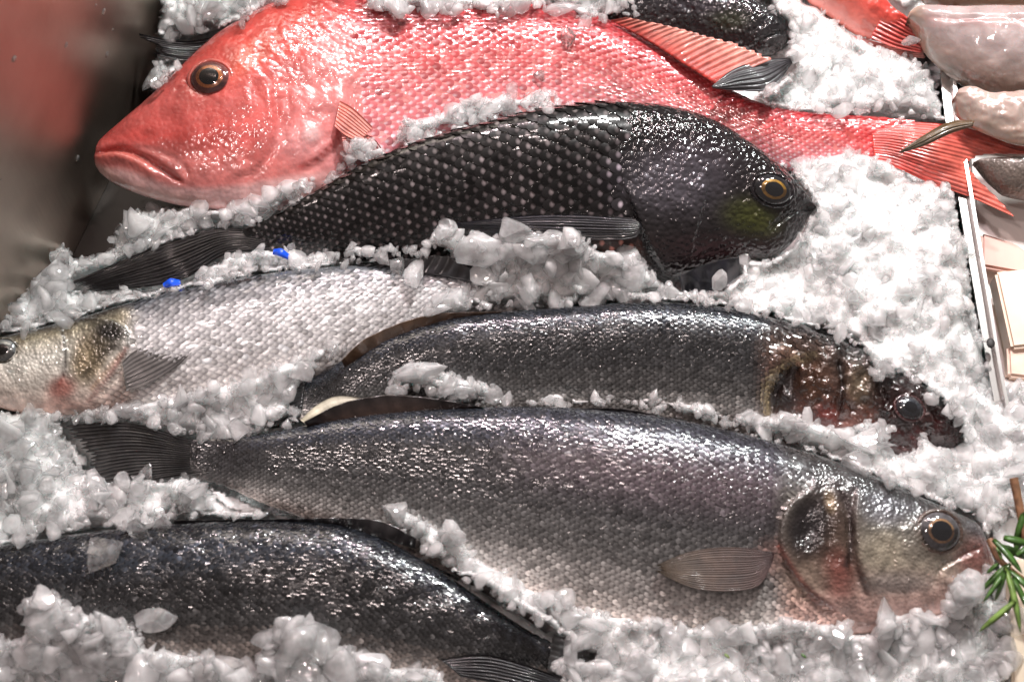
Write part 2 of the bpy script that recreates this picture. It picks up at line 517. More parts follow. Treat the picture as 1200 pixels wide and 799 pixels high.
class Fish:
    def __init__(s, name, label, cat, top, bot, z_top, z_bot, thick, colour, relief, mat, n=230, m=150, group=None, flat=0.9, taper=0.35):
        s.root = thing(name, label, cat, group=group)
        s.colour = colour
        t2, b2 = curve(top, n), curve(bot, n)
        zt = np.interp(np.linspace(0, 1, n), np.linspace(0, 1, len(z_top)), z_top)
        zb = np.interp(np.linspace(0, 1, n), np.linspace(0, 1, len(z_bot)), z_bot)
        A, B = P(t2[:, 0], t2[:, 1], zt), P(b2[:, 0], b2[:, 1], zb)
        wid = np.linalg.norm(A - B, axis=1)
        u = np.linspace(0, 1, n)
        s.th = thick * (wid / wid.max()) ** 0.85 * (1 - taper * u)
        s.th = s.th * (1 - 0.85 * sstep(0.90, 1.0, u))
        th = np.linspace(0, 2 * math.pi, m, endpoint=False)
        c, sn = np.cos(th), np.sin(th)
        mid, half = (A + B) / 2, (A - B) / 2
        X = mid[:, None] + half[:, None] * c[None, :, None]
        X[..., 2] += s.th[:, None] * (np.sign(sn) * np.abs(sn) ** flat * (1 + 0.12 * c))[None]
        s.n, s.m = n, m
        up = (sn > 0)
        px, py = proj(X.reshape(-1, 3)); px = px.reshape(n, m); py = py.reshape(n, m)
        cc = np.broadcast_to(c[None], (n, m))
        dz = relief(px, py, cc, u[:, None]) * up[None] * np.minimum(1, np.abs(sn) * 4)[None]
        X[..., 2] += dz
        s.X, s.up = X, up
        px, py = proj(X.reshape(-1, 3))
        uu = np.repeat(u, m)
        col = colour(px, py, cc.ravel(), uu)
        F = grid_faces(n, m, True)
        # orientation: the upper faces look up
        f = F[(n // 2) * m + m // 4]
        V = X.reshape(-1, 3)
        nn = np.cross(V[f[1]] - V[f[0]], V[f[2]] - V[f[0]])
        s.flip = nn[2] < 0
        if s.flip:
            F = F[:, ::-1]
        cap = []
        cz = X[-1].mean(0)
        V2 = np.vstack([V, cz[None]])
        k = len(V)
        j = np.arange(m)
        base = (n - 1) * m
        tri = np.stack([base + j, base + (j + 1) % m, np.full(m, k), np.full(m, k)], 1)
        s.body = np_mesh('body', V2, F, mat, s.root, np.vstack([col, col[-1:]]))
        splat(X[:, up][::1].reshape(-1, 3))
        s.pxg = px.reshape(n, m); s.pyg = py.reshape(n, m)
        FISH.append(s)

    def at(s, x, y):
        """surface point and normal nearest to the photograph's (x, y)"""
        d = (s.pxg - x) ** 2 + (s.pyg - y) ** 2 + (~s.up[None]) * 1e9
        i, j = np.unravel_index(np.argmin(d), d.shape)
        i0, i1 = max(i - 3, 0), min(i + 3, s.n - 1)
        j0, j1 = max(j - 3, 1), min(j + 3, s.m // 2 - 1)
        T = s.X[i1, j] - s.X[i0, j]; A = s.X[i, j1] - s.X[i, j0]
        nn = np.cross(T, A); nn /= np.linalg.norm(nn)
        if nn[2] < 0: nn = -nn
        return s.X[i, j].copy(), nn

    def scales(s, region, pitch_px, mat, singles=0, lift=0.16, jit=0.12, power=0.4, asp=1.15, u0=0.02, u1=1.0, vis=None, noise=0.25):
        """overlapping scales laid in staggered rows over the region (list of polygons)"""
        n, m, X = s.n, s.m, s.X
        half = m // 2
        S = X[:, :half + 1]                       # upper surface, dorsal edge to belly edge
        seg = np.linalg.norm(np.diff(S, axis=1), axis=2)
        arc = np.concatenate([np.zeros((n, 1)), np.cumsum(seg, 1)], 1)
        tot = arc[:, -1]
        spine = S[:, half // 2]
        sl = np.concatenate([[0], np.cumsum(np.linalg.norm(np.diff(spine, axis=0), axis=1))])
        pmax = pitch_px * PX
        pitch = pmax * np.maximum(0.3, tot / tot.max()) ** power
        C0, T0, A0, N0, SZ = [], [], [], [], []
        pos, k = sl[0] + u0 * sl[-1], 0
        while pos < u1 * sl[-1]:
            fi = np.interp(pos, sl, np.arange(n)); i = min(int(fi), n - 2); f = fi - i
            p = pitch[i]
            mid_a = tot[i] * 0.42
            rows = np.arange(-60, 61) + (0.5 if k % 2 else 0.0)
            a = mid_a + rows * p * 0.92
            a = a[(a > p * 0.15) & (a < tot[i] - p * 0.15)]
            fj = np.interp(a, arc[i], np.arange(half + 1)); j = np.minimum(fj.astype(int), half - 1); g_ = fj - j
            q = ((S[i, j] * (1 - g_)[:, None] + S[i, j + 1] * g_[:, None]) * (1 - f)
                 + (S[i + 1, j] * (1 - g_)[:, None] + S[i + 1, j + 1] * g_[:, None]) * f)
            i2, i1_ = min(i + 3, n - 1), max(i - 2, 0)
            T = S[i2, j] - S[i1_, j]
            jj2, jj1 = np.minimum(j + 2, half), np.maximum(j - 2, 0)
            A = S[i, jj2] - S[i, jj1]
            T /= np.linalg.norm(T, axis=1)[:, None] + 1e-12
            A -= T * (A * T).sum(1)[:, None]
            A /= np.linalg.norm(A, axis=1)[:, None] + 1e-12
            Nn = np.cross(T, A)
            Nn *= np.where(Nn[:, 2] < 0, -1, 1)[:, None]
            C0.append(q); T0.append(T); A0.append(A); N0.append(Nn); SZ.append(np.full(len(q), p))
            pos += p * 0.60 * asp; k += 1
        C0, T0, A0, N0, SZ = map(np.concatenate, (C0, T0, A0, N0, SZ))
        px, py = proj(C0)
        px_, py_ = px + (vnoise(px / 7, py / 7, 5) - .5) * 8, py + (vnoise(px / 7, py / 7, 6) - .5) * 8
        ok = np.zeros(len(px), bool)
        for poly in region:
            ok |= inside(px_, py_, poly)
        ok &= (C0[:, 2] > -1)
        C0, T0, A0, N0, SZ, px, py = [v[ok] for v in (C0, T0, A0, N0, SZ, px, py)]
        # each scale leans a little its own way
        r = RNG.normal(0, jit, (len(C0), 2))
        T1 = T0 + N0 * (r[:, :1]); A1 = A0 + N0 * r[:, 1:]
        # template: 3 along x 5 across, rounded at the rear
        bb = np.array([-1, -.55, 0, .55, 1.0])
        aa = np.array([-0.45, 0.3, 1.0])
        tv = []
        for a in aa:
            for b_ in bb:
                rear = math.sqrt(max(0, 1 - (b_ * 0.93) ** 2)) * 0.62 + 0.16
                x = -0.5 + (a + 0.45) / 1.45 * (0.5 + rear)
                wdt = 0.52 * (0.8 if a < 0 else 1.0 if a < 0.9 else 0.86)
                z = -0.05 + (x + 0.5) * lift - 0.065 * b_ * b_ * (0.6 + 0.4 * (a > 0))
                tv.append((x, b_ * wdt, z, x * 1.3, b_))
        tv = np.array(tv)
        tf = grid_faces(3, 5)
        V = (C0[:, None] + SZ[:, None, None] * asp * tv[None, :, 0:1] * T1[:, None]
             + SZ[:, None, None] * 1.0 * tv[None, :, 1:2] * A1[:, None]
             + SZ[:, None, None] * tv[None, :, 2:3] * N0[:, None])
        cu = np.interp(px, [0, 1], [0, 1])
        # own colour from the fish's markings
        fu = np.zeros(len(px)); fc = np.zeros(len(px))
        step = 4
        GX, GY = s.pxg[::step, :half + 1:step].ravel(), s.pyg[::step, :half + 1:step].ravel()
        gi, gj = np.meshgrid(np.arange(0, n, step), np.arange(0, half + 1, step), indexing='ij')
        gi, gj = gi.ravel(), gj.ravel()
        for a in range(0, len(px), 400):
            d = (px[a:a + 400, None] - GX) ** 2 + (py[a:a + 400, None] - GY) ** 2
            w = d.argmin(1)
            fu[a:a + 400] = gi[w] / (n - 1); fc[a:a + 400] = np.cos(gj[w] * 2 * math.pi / m)
        col = s.colour(px, py, fc, fu)
        jn = np.exp(RNG.normal(0, noise, len(px)))[:, None]
        col[:, :3] = np.clip(col[:, :3] * jn, 0, 0.95)
        nv = len(tv)
        F = (np.arange(len(C0))[:, None, None] * nv + tf[None]).reshape(-1, 4)
        # face the right way up
        v = V[0]; nn = np.cross(v[tf[5][1]] - v[tf[5][0]], v[tf[5][2]] - v[tf[5][0]])
        if nn @ N0[0] < 0:
            F = F[:, ::-1]; tf = tf[:, ::-1]
        UVv = np.zeros((nv, 3)); UVv[:, 0] = tv[:, 3]; UVv[:, 1] = tv[:, 4]
        single = np.zeros(len(C0), bool)
        if singles:
            score = SZ * np.maximum(0.05, N0 @ (-FWD)) * (0.999 + 0.001 * np.arange(len(SZ)) / len(SZ))
            seen = (px > 4) & (px < 1196) & (py > 4) & (py < 795)
            if vis is not None:
                seen &= inside(px, py, vis)
            score = np.where(seen, score, -1)
            single[np.argsort(-score)[:singles]] = True
            single &= score > 0
        for i in np.nonzero(single)[0]:
            np_mesh('scale', V[i], tf, mat, s.root, np.repeat(col[i:i + 1], nv, 0), UVv)
        rest = np.nonzero(~single)[0]
        if len(rest):
            F = (np.arange(len(rest))[:, None, None] * nv + tf[None]).reshape(-1, 4)
            o = np_mesh('scales', V[rest].reshape(-1, 3), F, mat, s.root, np.repeat(col[rest], nv, 0), np.tile(UVv, (len(rest), 1)))
            o['kind'] = 'stuff'
        print(s.root.name, 'scales', len(C0))

    def eye(s, x, y, r, ring, ball=(0.03, 0.03, 0.035), pupil_r=0.5, iris_r=0.75, squash=0.85, tiltdeg=0, bulge=0.38, socket=None, lift=0.0):
        C, nn = s.at(x, y)
        nn = nn * 0.6 + np.array([0, -math.sin(TAU), math.cos(TAU)]) * 0.4
        nn /= np.linalg.norm(nn)
        R = r * PX
        ax = np.array([math.cos(math.radians(tiltdeg)), -math.sin(math.radians(tiltdeg)), 0])
        ax -= nn * (ax @ nn); ax /= np.linalg.norm(ax)
        ay = np.cross(nn, ax)

        def dome(name, r0, r1, z0, mat, parent, k=6):
            q = 40
            tt = np.linspace(0, 2 * math.pi, q, endpoint=False)
            rr = np.linspace(r1, r0, k)
            V = []
            for a in rr:
                h = math.sqrt(max(0.0, 1 - (a * 0.97) ** 2)) * bulge + z0
                V.append(C + nn * (h * R - bulge * 0.35 * R + lift) + (np.cos(tt)[:, None] * ax + np.sin(tt)[:, None] * ay * squash) * a * R)
            V = np.concatenate(V)
            F = grid_faces(k, q, True)
            v = V[F[0]]
            if np.cross(v[1] - v[0], v[2] - v[0]) @ nn < 0:
                F = F[:, ::-1]
            return np_mesh(name, V, F, mat, parent)
        mb = plain('eyeball', ball, 0.12, coat=1, noise=(500, 0.4))
        e = dome('eye', 0.0, 1.0, 0.0, mb, s.root, 12)
        dome('iris', 0.0, iris_r, 0.025, plain('iris', ring, 0.2, 0.1, 1, noise=(700, 0.5)), e, 8)
        dome('pupil', 0.0, pupil_r, 0.05, M['pupil'], e, 7)
        cz = [dome('cornea', 0.0, 0.93, 0.12, M['cornea'], e, 12)]
        if socket:
            # fleshy rim round the eye
            q, k = 48, 10
            tt = np.linspace(0, 2 * math.pi, q, endpoint=False)
            V = []
            for a in np.linspace(0, math.pi, k):
                rad = 1.04 - 0.13 * math.cos(a)
                V.append(C + nn * (math.sin(a) * 0.13 * R - bulge * 0.22 * R + lift) + (np.cos(tt)[:, None] * ax + np.sin(tt)[:, None] * ay * squash) * rad * R)
            V = np.concatenate(V)
            col = np.tile(np.array([[*socket, 0.0]]), (len(V), 1))
            F = grid_faces(k, q, True)
            v = V[F[q * 5]]
            if np.cross(v[1] - v[0], v[2] - v[0]) @ nn < 0:
                F = F[:, ::-1]
            np_mesh('eyelid', V, F, s.body.data.materials[0], s.root, col)

    def fin(s, name, ea, eb, zs, rays, c0, c1, ray='along', notch=0.0, mat=None, jag=0.03, amp=0.45, nu=40, nv=None, dark=0.5, label=None, arch=0.0):
        nv = nv or max(10, rays * 4 + 1)
        ca, cb = curve(ea, nu), curve(eb, nu)
        (za0, za1), (zb0, zb1) = zs
        u = np.linspace(0, 1, nu); v = np.linspace(0, 1, nv)
        if ray == 'across':
            nv2 = 16
            nu2 = rays * 4 + 1
            ca, cb = curve(ea, nu2), curve(eb, nu2)
            u = np.linspace(0, 1, nu2); v = np.linspace(0, 1, nv2); nu, nv = nu2, nv2
        U, Vv = np.meshgrid(u, v, indexing='ij')
        if ray == 'along':
            rv = Vv; along = U
        else:
            rv = U; along = Vv
        rr = random.Random(len(name) + rays + int(ea[0][0]))
        rv = rv + 0.35 / rays * (vnoise(rv * rays * 0.9, rv * 0 + 3, rays) - .5) + 0.06 * np.sin(along * 2.4 + rays) * (rv - rv * rv)
        rv = np.clip(rv, 0, 1)
        offs = np.array([rr.uniform(-1, 1) for _ in range(rays + 2)])
        idx = np.interp(rv * rays, np.arange(rays + 2), offs)
        short = 1 - notch * np.sin(rv * math.pi) - jag * (0.5 + 0.5 * idx) - jag * 0.7 * (np.cos(rv * rays * 2 * math.pi) * 0.5 + 0.5)
        if ray == 'along':
            uu = U * short
            iu = uu * (nu - 1); i0 = np.clip(iu.astype(int), 0, nu - 2); f = (iu - i0)[..., None]
            a = ca[i0] * (1 - f) + ca[i0 + 1] * f; b = cb[i0] * (1 - f) + cb[i0 + 1] * f
            p = a * (1 - Vv[..., None]) + b * Vv[..., None]
        else:
            vv = Vv * short
            p = ca[:, None] * (1 - vv[..., None]) + cb[:, None] * vv[..., None]
        z = (za0 * (1 - U) + za1 * U) * (1 - Vv) + (zb0 * (1 - U) + zb1 * U) * Vv
        z = z + amp * MM * np.cos(rv * rays * 2 * math.pi) * np.minimum(1, along * 3 + .3) + arch * np.sin(Vv * math.pi) * np.sin(U * math.pi * .8 + .3)
        z = z + 0.8 * MM * (vnoise(p[..., 0] / 25, p[..., 1] / 25, 3) - 0.5)
        Xt = P(p[..., 0], p[..., 1], z).reshape(-1, 3)
        Xb = Xt.copy(); Xb[:, 2] -= 0.7 * MM
        rp = (0.5 + 0.5 * np.cos(rv * rays * 2 * math.pi))[..., None]
        c = np.array(c0) * (1 - along[..., None]) + np.array(c1) * along[..., None]
        c = c * (1 - dark * (1 - rp))
        col = np.concatenate([c, np.zeros(c.shape[:2] + (1,))], -1).reshape(-1, 4)
        F = grid_faces(nu, nv)
        k = nu * nv
        vv_ = Xt[F[len(F) // 2]]
        if np.cross(vv_[1] - vv_[0], vv_[2] - vv_[0])[2] < 0:
            F = F[:, ::-1]
        bnd = np.concatenate([np.arange(nv), np.arange(1, nu) * nv + nv - 1, (nu - 1) * nv + np.arange(nv - 2, -1, -1), np.arange(nu - 2, 0, -1) * nv])
        nb = np.roll(bnd, -1)
        side = np.stack([bnd, nb, nb + k, bnd + k], 1)
        o = np_mesh(name, np.vstack([Xt, Xb]), np.vstack([F, F[:, ::-1] + k, side]), mat or M['fin'], s.root, np.vstack([col, col]))
        if label: o['label'] = label
        splat(Xt)
        return o


def groove(px, py, pts, width, depth):
    d, _, t = seg_dist(px, py, pts)
    return -depth * np.exp(-(d / width) ** 2) * np.minimum(1, np.minimum(t, 1 - t) * 8 + 0.15)


def step(px, py, pts, height, fall, edge, sgn):
    """a plate edge: raised on one side of the line, falling away over `fall` px"""
    d, sd, t = seg_dist(px, py, pts)
    sd = d * sd * sgn
    win = np.minimum(1, np.minimum(t, 1 - t) * 6)
    return win * height * np.where(sd > 0, np.exp(-sd / fall) * sstep(0, edge, sd + edge * .3), -0.5 * np.exp(-(sd / (edge * 2)) ** 2))


def lerpc(c, stops):
    """colour across the body, stops from belly (-1) to back (+1)"""
    xs = [s[0] for s in stops]
    return np.stack([np.interp(c, xs, [s[1][k] for s in stops]) for k in range(len(stops[0][1]))], -1)


def blend(col, w, c):
    w = np.clip(w, 0, 1)[..., None]
    return col * (1 - w) + np.array(c) * w


def line(px, py, pts, width):
    d, _, t = seg_dist(px, py, pts)
    return np.exp(-(d / width) ** 2)


# ================================================================== SETTING
# ice heap polygon bounds (what the photograph shows free of ice)
GAP_LEFT = [(-400, -400), (188, -400), (186, 0), (181, 60), (174, 108), (190, 100), (240, 60), (240, 238), (225, 243), (180, 246), (145, 252), (137, 262), (128, 290), (108, 300),
            (84, 302), (76, 290), (64, 288), (58, 308), (36, 330), (16, 356), (0, 380), (-60, 470), (-400, 900)]
GAP_RIGHT = [(1098, 95), (1110, 150), (1124, 238), (1135, 300), (1150, 380), (1164, 434), (1200, 450), (1600, 470), (1600, -400), (1108, -400), (1095, 20), (1060, 62), (1082, 80)]

STEEL_Z = -0.045
# ------------------------------------------------------------------ steel wall and floor on the left
def steel_mat():
    m, nt, b, out = new_mat('brushed_steel')
    L = nt.links.new
    tc = N(nt, 'ShaderNodeTexCoord')
    mp = N(nt, 'ShaderNodeMapping'); mp.inputs['Scale'].default_value = (1, 1, 0.05)
    L(tc.outputs['Object'], mp.inputs[0])
    n = N(nt, 'ShaderNodeTexNoise', i_Scale=30.0, i_Detail=6.0); L(tc.outputs['Object'], n.inputs['Vector'])
    r = ramp(nt, n.outputs['Fac'], [(0.3, (0.42, 0.345, 0.285, 1)), (0.7, (0.52, 0.43, 0.36, 1))])
    L(r.outputs[0], b.inputs['Base Color'])
    b.inputs['Metallic'].default_value = 1
    mr = N(nt, 'ShaderNodeMapRange'); L(n.outputs['Fac'], mr.inputs[0])
    mr.inputs[3].default_value = 0.34; mr.inputs[4].default_value = 0.42
    L(mr.outputs[0], b.inputs['Roughness'])
    n2 = N(nt, 'ShaderNodeTexNoise', i_Scale=600.0, i_Detail=2.0); L(mp.outputs[0], n2.inputs['Vector'])
    bp = N(nt, 'ShaderNodeBump', i_Strength=0.08, i_Distance=0.001); L(n2.outputs['Fac'], bp.inputs['Height'])
    L(bp.outputs[0], b.inputs['Normal'])
    return m


M['steel'] = steel_mat()


def box(name, a, b, mat, parent=None, bevel=0.0):
    import bmesh
    bm = bmesh.new()
    bmesh.ops.create_cube(bm, size=1)
    a, b = Vector(a), Vector(b)
    for v in bm.verts:
        v.co = Vector(((a[k] + b[k]) / 2 + v.co[k] * (b[k] - a[k])) for k in range(3))
    if bevel:
        bmesh.ops.bevel(bm, geom=list(bm.edges), offset=bevel, segments=2, affect='EDGES')
    me = bpy.data.meshes.new(name); bm.to_mesh(me); bm.free()
    me.materials.append(mat)
    o = bpy.data.objects.new(name, me); COL.objects.link(o)
    if parent: o.parent = parent
    return o


def prism(name, pts, thick, mat, parent=None, bevel=0.0008, z0=None):
    """a slab whose top outline passes through the world points"""
    import bmesh
    bm = bmesh.new()
    vs = [bm.verts.new(p) for p in pts]
    f = bm.faces.new(vs)
    f.normal_update()
    r = bmesh.ops.extrude_face_region(bm, geom=[f])
    for v in [x for x in r['geom'] if isinstance(x, bmesh.types.BMVert)]:
        v.co -= Vector((0, 0, thick)) if not isinstance(thick, Vector) else thick
    bmesh.ops.recalc_face_normals(bm, faces=bm.faces)
    if bevel:
        bmesh.ops.bevel(bm, geom=list(bm.edges), offset=bevel, segments=2, affect='EDGES')
    me = bpy.data.meshes.new(name); bm.to_mesh(me); bm.free()
    me.materials.append(mat)
    o = bpy.data.objects.new(name, me); COL.objects.link(o)
    if parent: o.parent = parent
    return o


wa, wb = P(200, -10, 0.0), P(8, 375, 0.0)
dirw = (wb - wa) / np.linalg.norm(wb - wa)
pa, pb = wa - dirw * 0.35, wb + dirw * 0.12
nw = np.array([-dirw[1], dirw[0], 0])
if nw[0] > 0: nw = -nw                       # points away from the fish
q = [Vector((*pa[:2], 0.36)), Vector((*pb[:2], 0.36)), Vector((*(pb + nw * 0.012)[:2], 0.36)), Vector((*(pa + nw * 0.012)[:2], 0.36))]
wall = prism('steel_wall', q, 0.36 - STEEL_Z, M['steel'])
tag(wall, 'dull brushed steel side wall of the counter mirroring the red fish', 'steel wall')
floor = box('counter_floor', (-0.75, -0.75, STEEL_Z - 0.02), (0.75, 0.75, STEEL_Z), plain('shade_dark_floor', (0.035, 0.03, 0.027), 0.3, noise=(40, 0.4)))  # steel floor coloured dark to stand for the shade under the jaw
floor['kind'] = 'structure'

# water drops on the steel wall
def drop_mat():
    m, nt, b, out = new_mat('water_drop')
    b.inputs['Transmission Weight'].default_value = 0.9
    b.inputs['Roughness'].default_value = 0.02
    b.inputs['IOR'].default_value = 1.33
    return m


M['drop'] = drop_mat()
import bmesh as _bm
def ico(sub):
    b = _bm.new(); _bm.ops.create_icosphere(b, subdivisions=sub, radius=1)
    v = np.array([x.co[:] for x in b.verts]); f = np.array([[y.index for y in x.verts] for x in b.faces]); b.free()
    return v, f


I1, I2, I3 = ico(1), ico(2), ico(3)
V, F = [], []
iv, jf = I2
for k in range(60):
    s_ = random.uniform(0.02, 0.42); zz = random.uniform(0.005, 0.3)
    c = pa * (1 - s_) + pb * s_ if random.random() < .3 else pa * (1 - (0.45 + s_)) + pb * (0.45 + s_)
    c = np.array([c[0], c[1], zz]) - nw * 0.0002
    r = random.uniform(0.0006, 0.0019)
    f1 = 0.35
    v = iv * r
    v = v - np.outer(v @ nw, nw) * (1 - f1)
    V.append(v + c); F.append(jf + len(iv) * k)
drops = np_mesh('water_drops', np.vstack(V), np.vstack(F), M['drop'])
tag(drops, 'tiny water drops clinging to the steel side wall', 'water drops', kind='stuff')


# ================================================================== FISH
def Z(*a):
    return a


# ---------------------------------------------------------------- black fish behind the red one
def col_back(px, py, c, u):
    col = lerpc(c, [(-1, (0.03, 0.028, 0.028, 0.1)), (0, (0.018, 0.016, 0.018, 0.1)), (1, (0.010, 0.009, 0.010, 0.05))])
    col = blend(col, 0.6 * ell(px, py, 855, 22, 20, 12), (0.05, 0.055, 0.03, 0.3))
    col = blend(col, 0.5 * ell(px, py, 820, 5, 45, 10), (0.06, 0.05, 0.06, 0.4))
    return col


def rel_back(px, py, c, u):
    z = groove(px, py, [(880, 60), (893, 45), (912, 38), (925, 38)], 2.5, 2.5 * MM)
    z += groove(px, py, [(868, 56), (880, 38), (898, 26)], 2.0, 1.6 * MM)
    z += groove(px, py, [(800, 45), (812, 20), (800, 0)], 3, 1.5 * MM)
    return z


fb = Fish('black_fish', 'black fish lying behind the red snapper, its closed mouth showing at the top edge', 'fish',
          [(926, 38), (918, 26), (900, 12), (870, -6), (820, -28), (740, -50), (620, -62), (500, -48), (380, 0), (275, 38)],
          [(926, 38), (922, 48), (912, 60), (890, 64), (860, 58), (800, 52), (700, 50), (560, 50), (400, 62), (275, 66)],
          Z(0.0, 0.0, -0.005, -0.01, -0.005), Z(0.0, -0.01, -0.012, -0.012, -0.006), 0.020, col_back, rel_back, M['black_skin'], group='black fish on the ice')
fb.fin('tail_fin', [(282, 36), (215, 48), (146, 36)], [(282, 66), (225, 71), (172, 62)], ((0.002, 0.014), (0.0, 0.012)), 9, (0.014, 0.012, 0.013), (0.03, 0.024, 0.027), notch=0.12, jag=0.1, amp=0.8)
fb.fin('pelvic_fin', [(834, 101), (862, 80), (900, 70), (931, 68)], [(836, 103), (866, 106), (904, 103), (931, 71)], ((0.030, 0.020), (0.030, 0.020)), 6, (0.05, 0.047, 0.052), (0.035, 0.032, 0.037), jag=0.01, arch=0.003)


# ---------------------------------------------------------------- red snapper
def col_red(px, py, c, u):
    col = lerpc(c, [(-1, (0.74, 0.50, 0.46, 0.0)), (-0.6, (0.72, 0.34, 0.30, 0.0)), (0.0, (0.62, 0.17, 0.14, 0.06)), (0.5, (0.56, 0.10, 0.09, 0.06)), (1, (0.34, 0.035, 0.035, 0.03))])
    head = sstep(430, 340, px)
    red = lerpc(py, [(60, (0.50, 0.075, 0.055, 0)), (120, (0.56, 0.125, 0.10, 0)), (160, (0.54, 0.09, 0.07, 0)), (200, (0.60, 0.22, 0.18, 0))])
    col = col * (1 - head[..., None]) + red * head[..., None]
    col = blend(col, 0.75 * ell(px, py, 360, 165, 40, 25) * head, (0.75, 0.45, 0.40, 0.0))
    col = blend(col, 0.7 * ell(px, py, 390, 110, 55, 45), (0.72, 0.32, 0.28, 0.05))
    col = blend(col, 0.9 * ell(px, py, 365, 157, 12, 9, -20, 3), (0.82, 0.62, 0.55, 0))
    col = blend(col, 0.6 * ell(px, py, 290, 70, 30, 14, -40), (0.62, 0.13, 0.06, 0))
    # pale throat below the jaw
    d, sd, t = seg_dist(px, py, [(112, 192), (150, 196), (200, 214), (260, 216), (330, 205), (400, 195)])
    below = sstep(-2, 9, -d * sd * -1)
    col = blend(col, below * head * 0.92, (0.62, 0.46, 0.40, 0.0))
    col = blend(col, 0.55 * line(px, py, [(120, 200), (160, 222), (240, 238)], 6), (0.42, 0.30, 0.22, 0))
    # lips
    col = blend(col, 0.8 * line(px, py, [(114, 184), (135, 180), (158, 186), (176, 198)], 6), (0.62, 0.19, 0.14, 0))
    col = blend(col, 0.9 * line(px, py, [(113, 179), (135, 174), (158, 178), (182, 192), (213, 213)], 2.2), (0.25, 0.03, 0.025, 0))
    col = blend(col, 0.6 * line(px, py, [(160, 172), (190, 178), (215, 190)], 4), (0.72, 0.30, 0.25, 0))
    col = blend(col, 0.7 * line(px, py, [(402, 135), (396, 160), (378, 182), (352, 196)], 3.5), (0.45, 0.06, 0.05, 0))
    # tail end turns full red
    tl = sstep(960, 1040, px)
    col = col * (1 - tl[..., None]) + np.array((0.60, 0.06, 0.05, 0.05)) * tl[..., None]
    col[..., :3] *= np.array([0.95, 0.78, 0.86])
    mott = fbm(px / 16, py / 12, 21, 4)
    col[..., :3] *= (0.62 + 0.76 * mott)[..., None]
    return np.clip(col, 0, 0.95)


def rel_red(px, py, c, u):
    z = groove(px, py, [(111, 180), (135, 174), (158, 178), (182, 192), (213, 213)], 3.0, 3.6 * MM)
    z += groove(px, py, [(150, 172), (185, 177), (214, 193), (222, 212)], 3.5, 1.0 * MM)
    z += 2.2 * MM * line(px, py, [(114, 187), (135, 184), (160, 192), (180, 206)], 6)
    z += step(px, py, [(312, 95), (322, 130), (320, 165), (300, 196), (262, 212)], 1.6 * MM, 26, 4, 1)
    z += step(px, py, [(402, 92), (408, 130), (398, 160), (378, 184), (350, 200)], 2.6 * MM, 30, 4, 1)
    z += groove(px, py, [(335, 90), (338, 130), (330, 165)], 5, 0.9 * MM)
    z += groove(px, py, [(248, 93 + 22), (220, 98), (215, 80)], 6, 0.8 * MM)
    z += 1.5 * MM * ell(px, py, 365, 157, 13, 10, -20, 3)
    head = sstep(440, 380, px)
    z += head * (fbm(px / 9, py / 9, 4, 3) - 0.5) * 1.5 * MM * sstep(255, 310, px)
    z += head * (fbm(px / 40, py / 30, 8, 2) - 0.5) * 1.6 * MM
    z += groove(px, py, [(205, 108), (209, 103), (214, 104)], 2.0, 1.2 * MM) + groove(px, py, [(216, 96), (220, 93)], 1.8, 1.0 * MM)
    return z


RED_TOP = [(117, 180), (114, 173), (120, 163), (142, 145), (170, 122), (200, 95), (230, 66), (262, 40), (300, 18), (350, -2), (420, -10), (520, -3), (620, 5), (700, 20), (760, 50), (830, 92), (880, 118), (930, 131), (1000, 136), (1072, 141)]
RED_BOT = [(117, 180), (111, 187), (116, 201), (138, 217), (180, 232), (235, 243), (310, 246), (390, 232), (470, 205), (550, 180), (640, 160), (720, 158), (800, 166), (870, 184), (930, 200), (1000, 196), (1072, 196)]
red = Fish('red_snapper', 'large glossy red snapper with its pale chin beside the steel wall', 'fish', RED_TOP, RED_BOT,
           Z(0.012, 0.014, 0.008, 0.006, 0.01, 0.012), Z(0.012, 0.006, -0.004, -0.004, 0.0, 0.008), 0.028, col_red, rel_red, M['red_skin'], 340, 170)
RED_VIS = [(117, 180), (110, 187), (116, 202), (138, 218), (180, 233), (235, 244), (290, 236), (335, 216), (372, 206), (400, 202), (405, 166), (412, 160), (438, 158), (448, 174), (456, 198), (464, 190), (456, 158), (470, 141), (500, 138), (520, 130), (531, 114), (570, 113), (640, 108), (690, 124), (760, 130), (840, 150), (905, 190), (960, 187), (1000, 172), (1042, 190), (1075, 212), (1110, 212), (1135, 250), (1195, 262), (1250, 260), (1250, 160), (1110, 142), (1060, 137), (1000, 134), (930, 129), (880, 116),
           (935, 80), (935, 66), (900, 62), (850, 35), (800, 20), (735, 18), (715, 22), (700, 30), (685, 26), (665, 12), (640, 12), (580, 19), (545, 17), (520, 18), (492, 10), (470, 16), (455, 25), (435, 22), (425, -10), (350, -10), (300, 15), (262, 37), (230, 63), (200, 92), (170, 120), (142, 143), (118, 162)]
red.scales([[(402, -30), (412, 60), (420, 105), (425, 150), (430, 240), (1040, 240), (1050, 190), (1020, 165), (1050, 120), (700, -30)]], 12.5, M['red_scale'], singles=300, lift=0.10, jit=0.04, vis=RED_VIS, noise=0.16, u1=0.985)
red.eye(247, 93, 25, (0.50, 0.16, 0.05), (0.17, 0.05, 0.045), 0.48, 0.66, 0.86, 5, 0.42, socket=(0.50, 0.10, 0.08))
red.fin('dorsal_fin', [(716, 24), (760, 48), (800, 74), (838, 98)], [(735, 20), (800, 33), (860, 48), (908, 68)], ((0.016, 0.022), (0.020, 0.028)), 19, (0.50, 0.05, 0.04), (0.70, 0.28, 0.22), ray='across', jag=0.08, dark=0.35, amp=0.35)
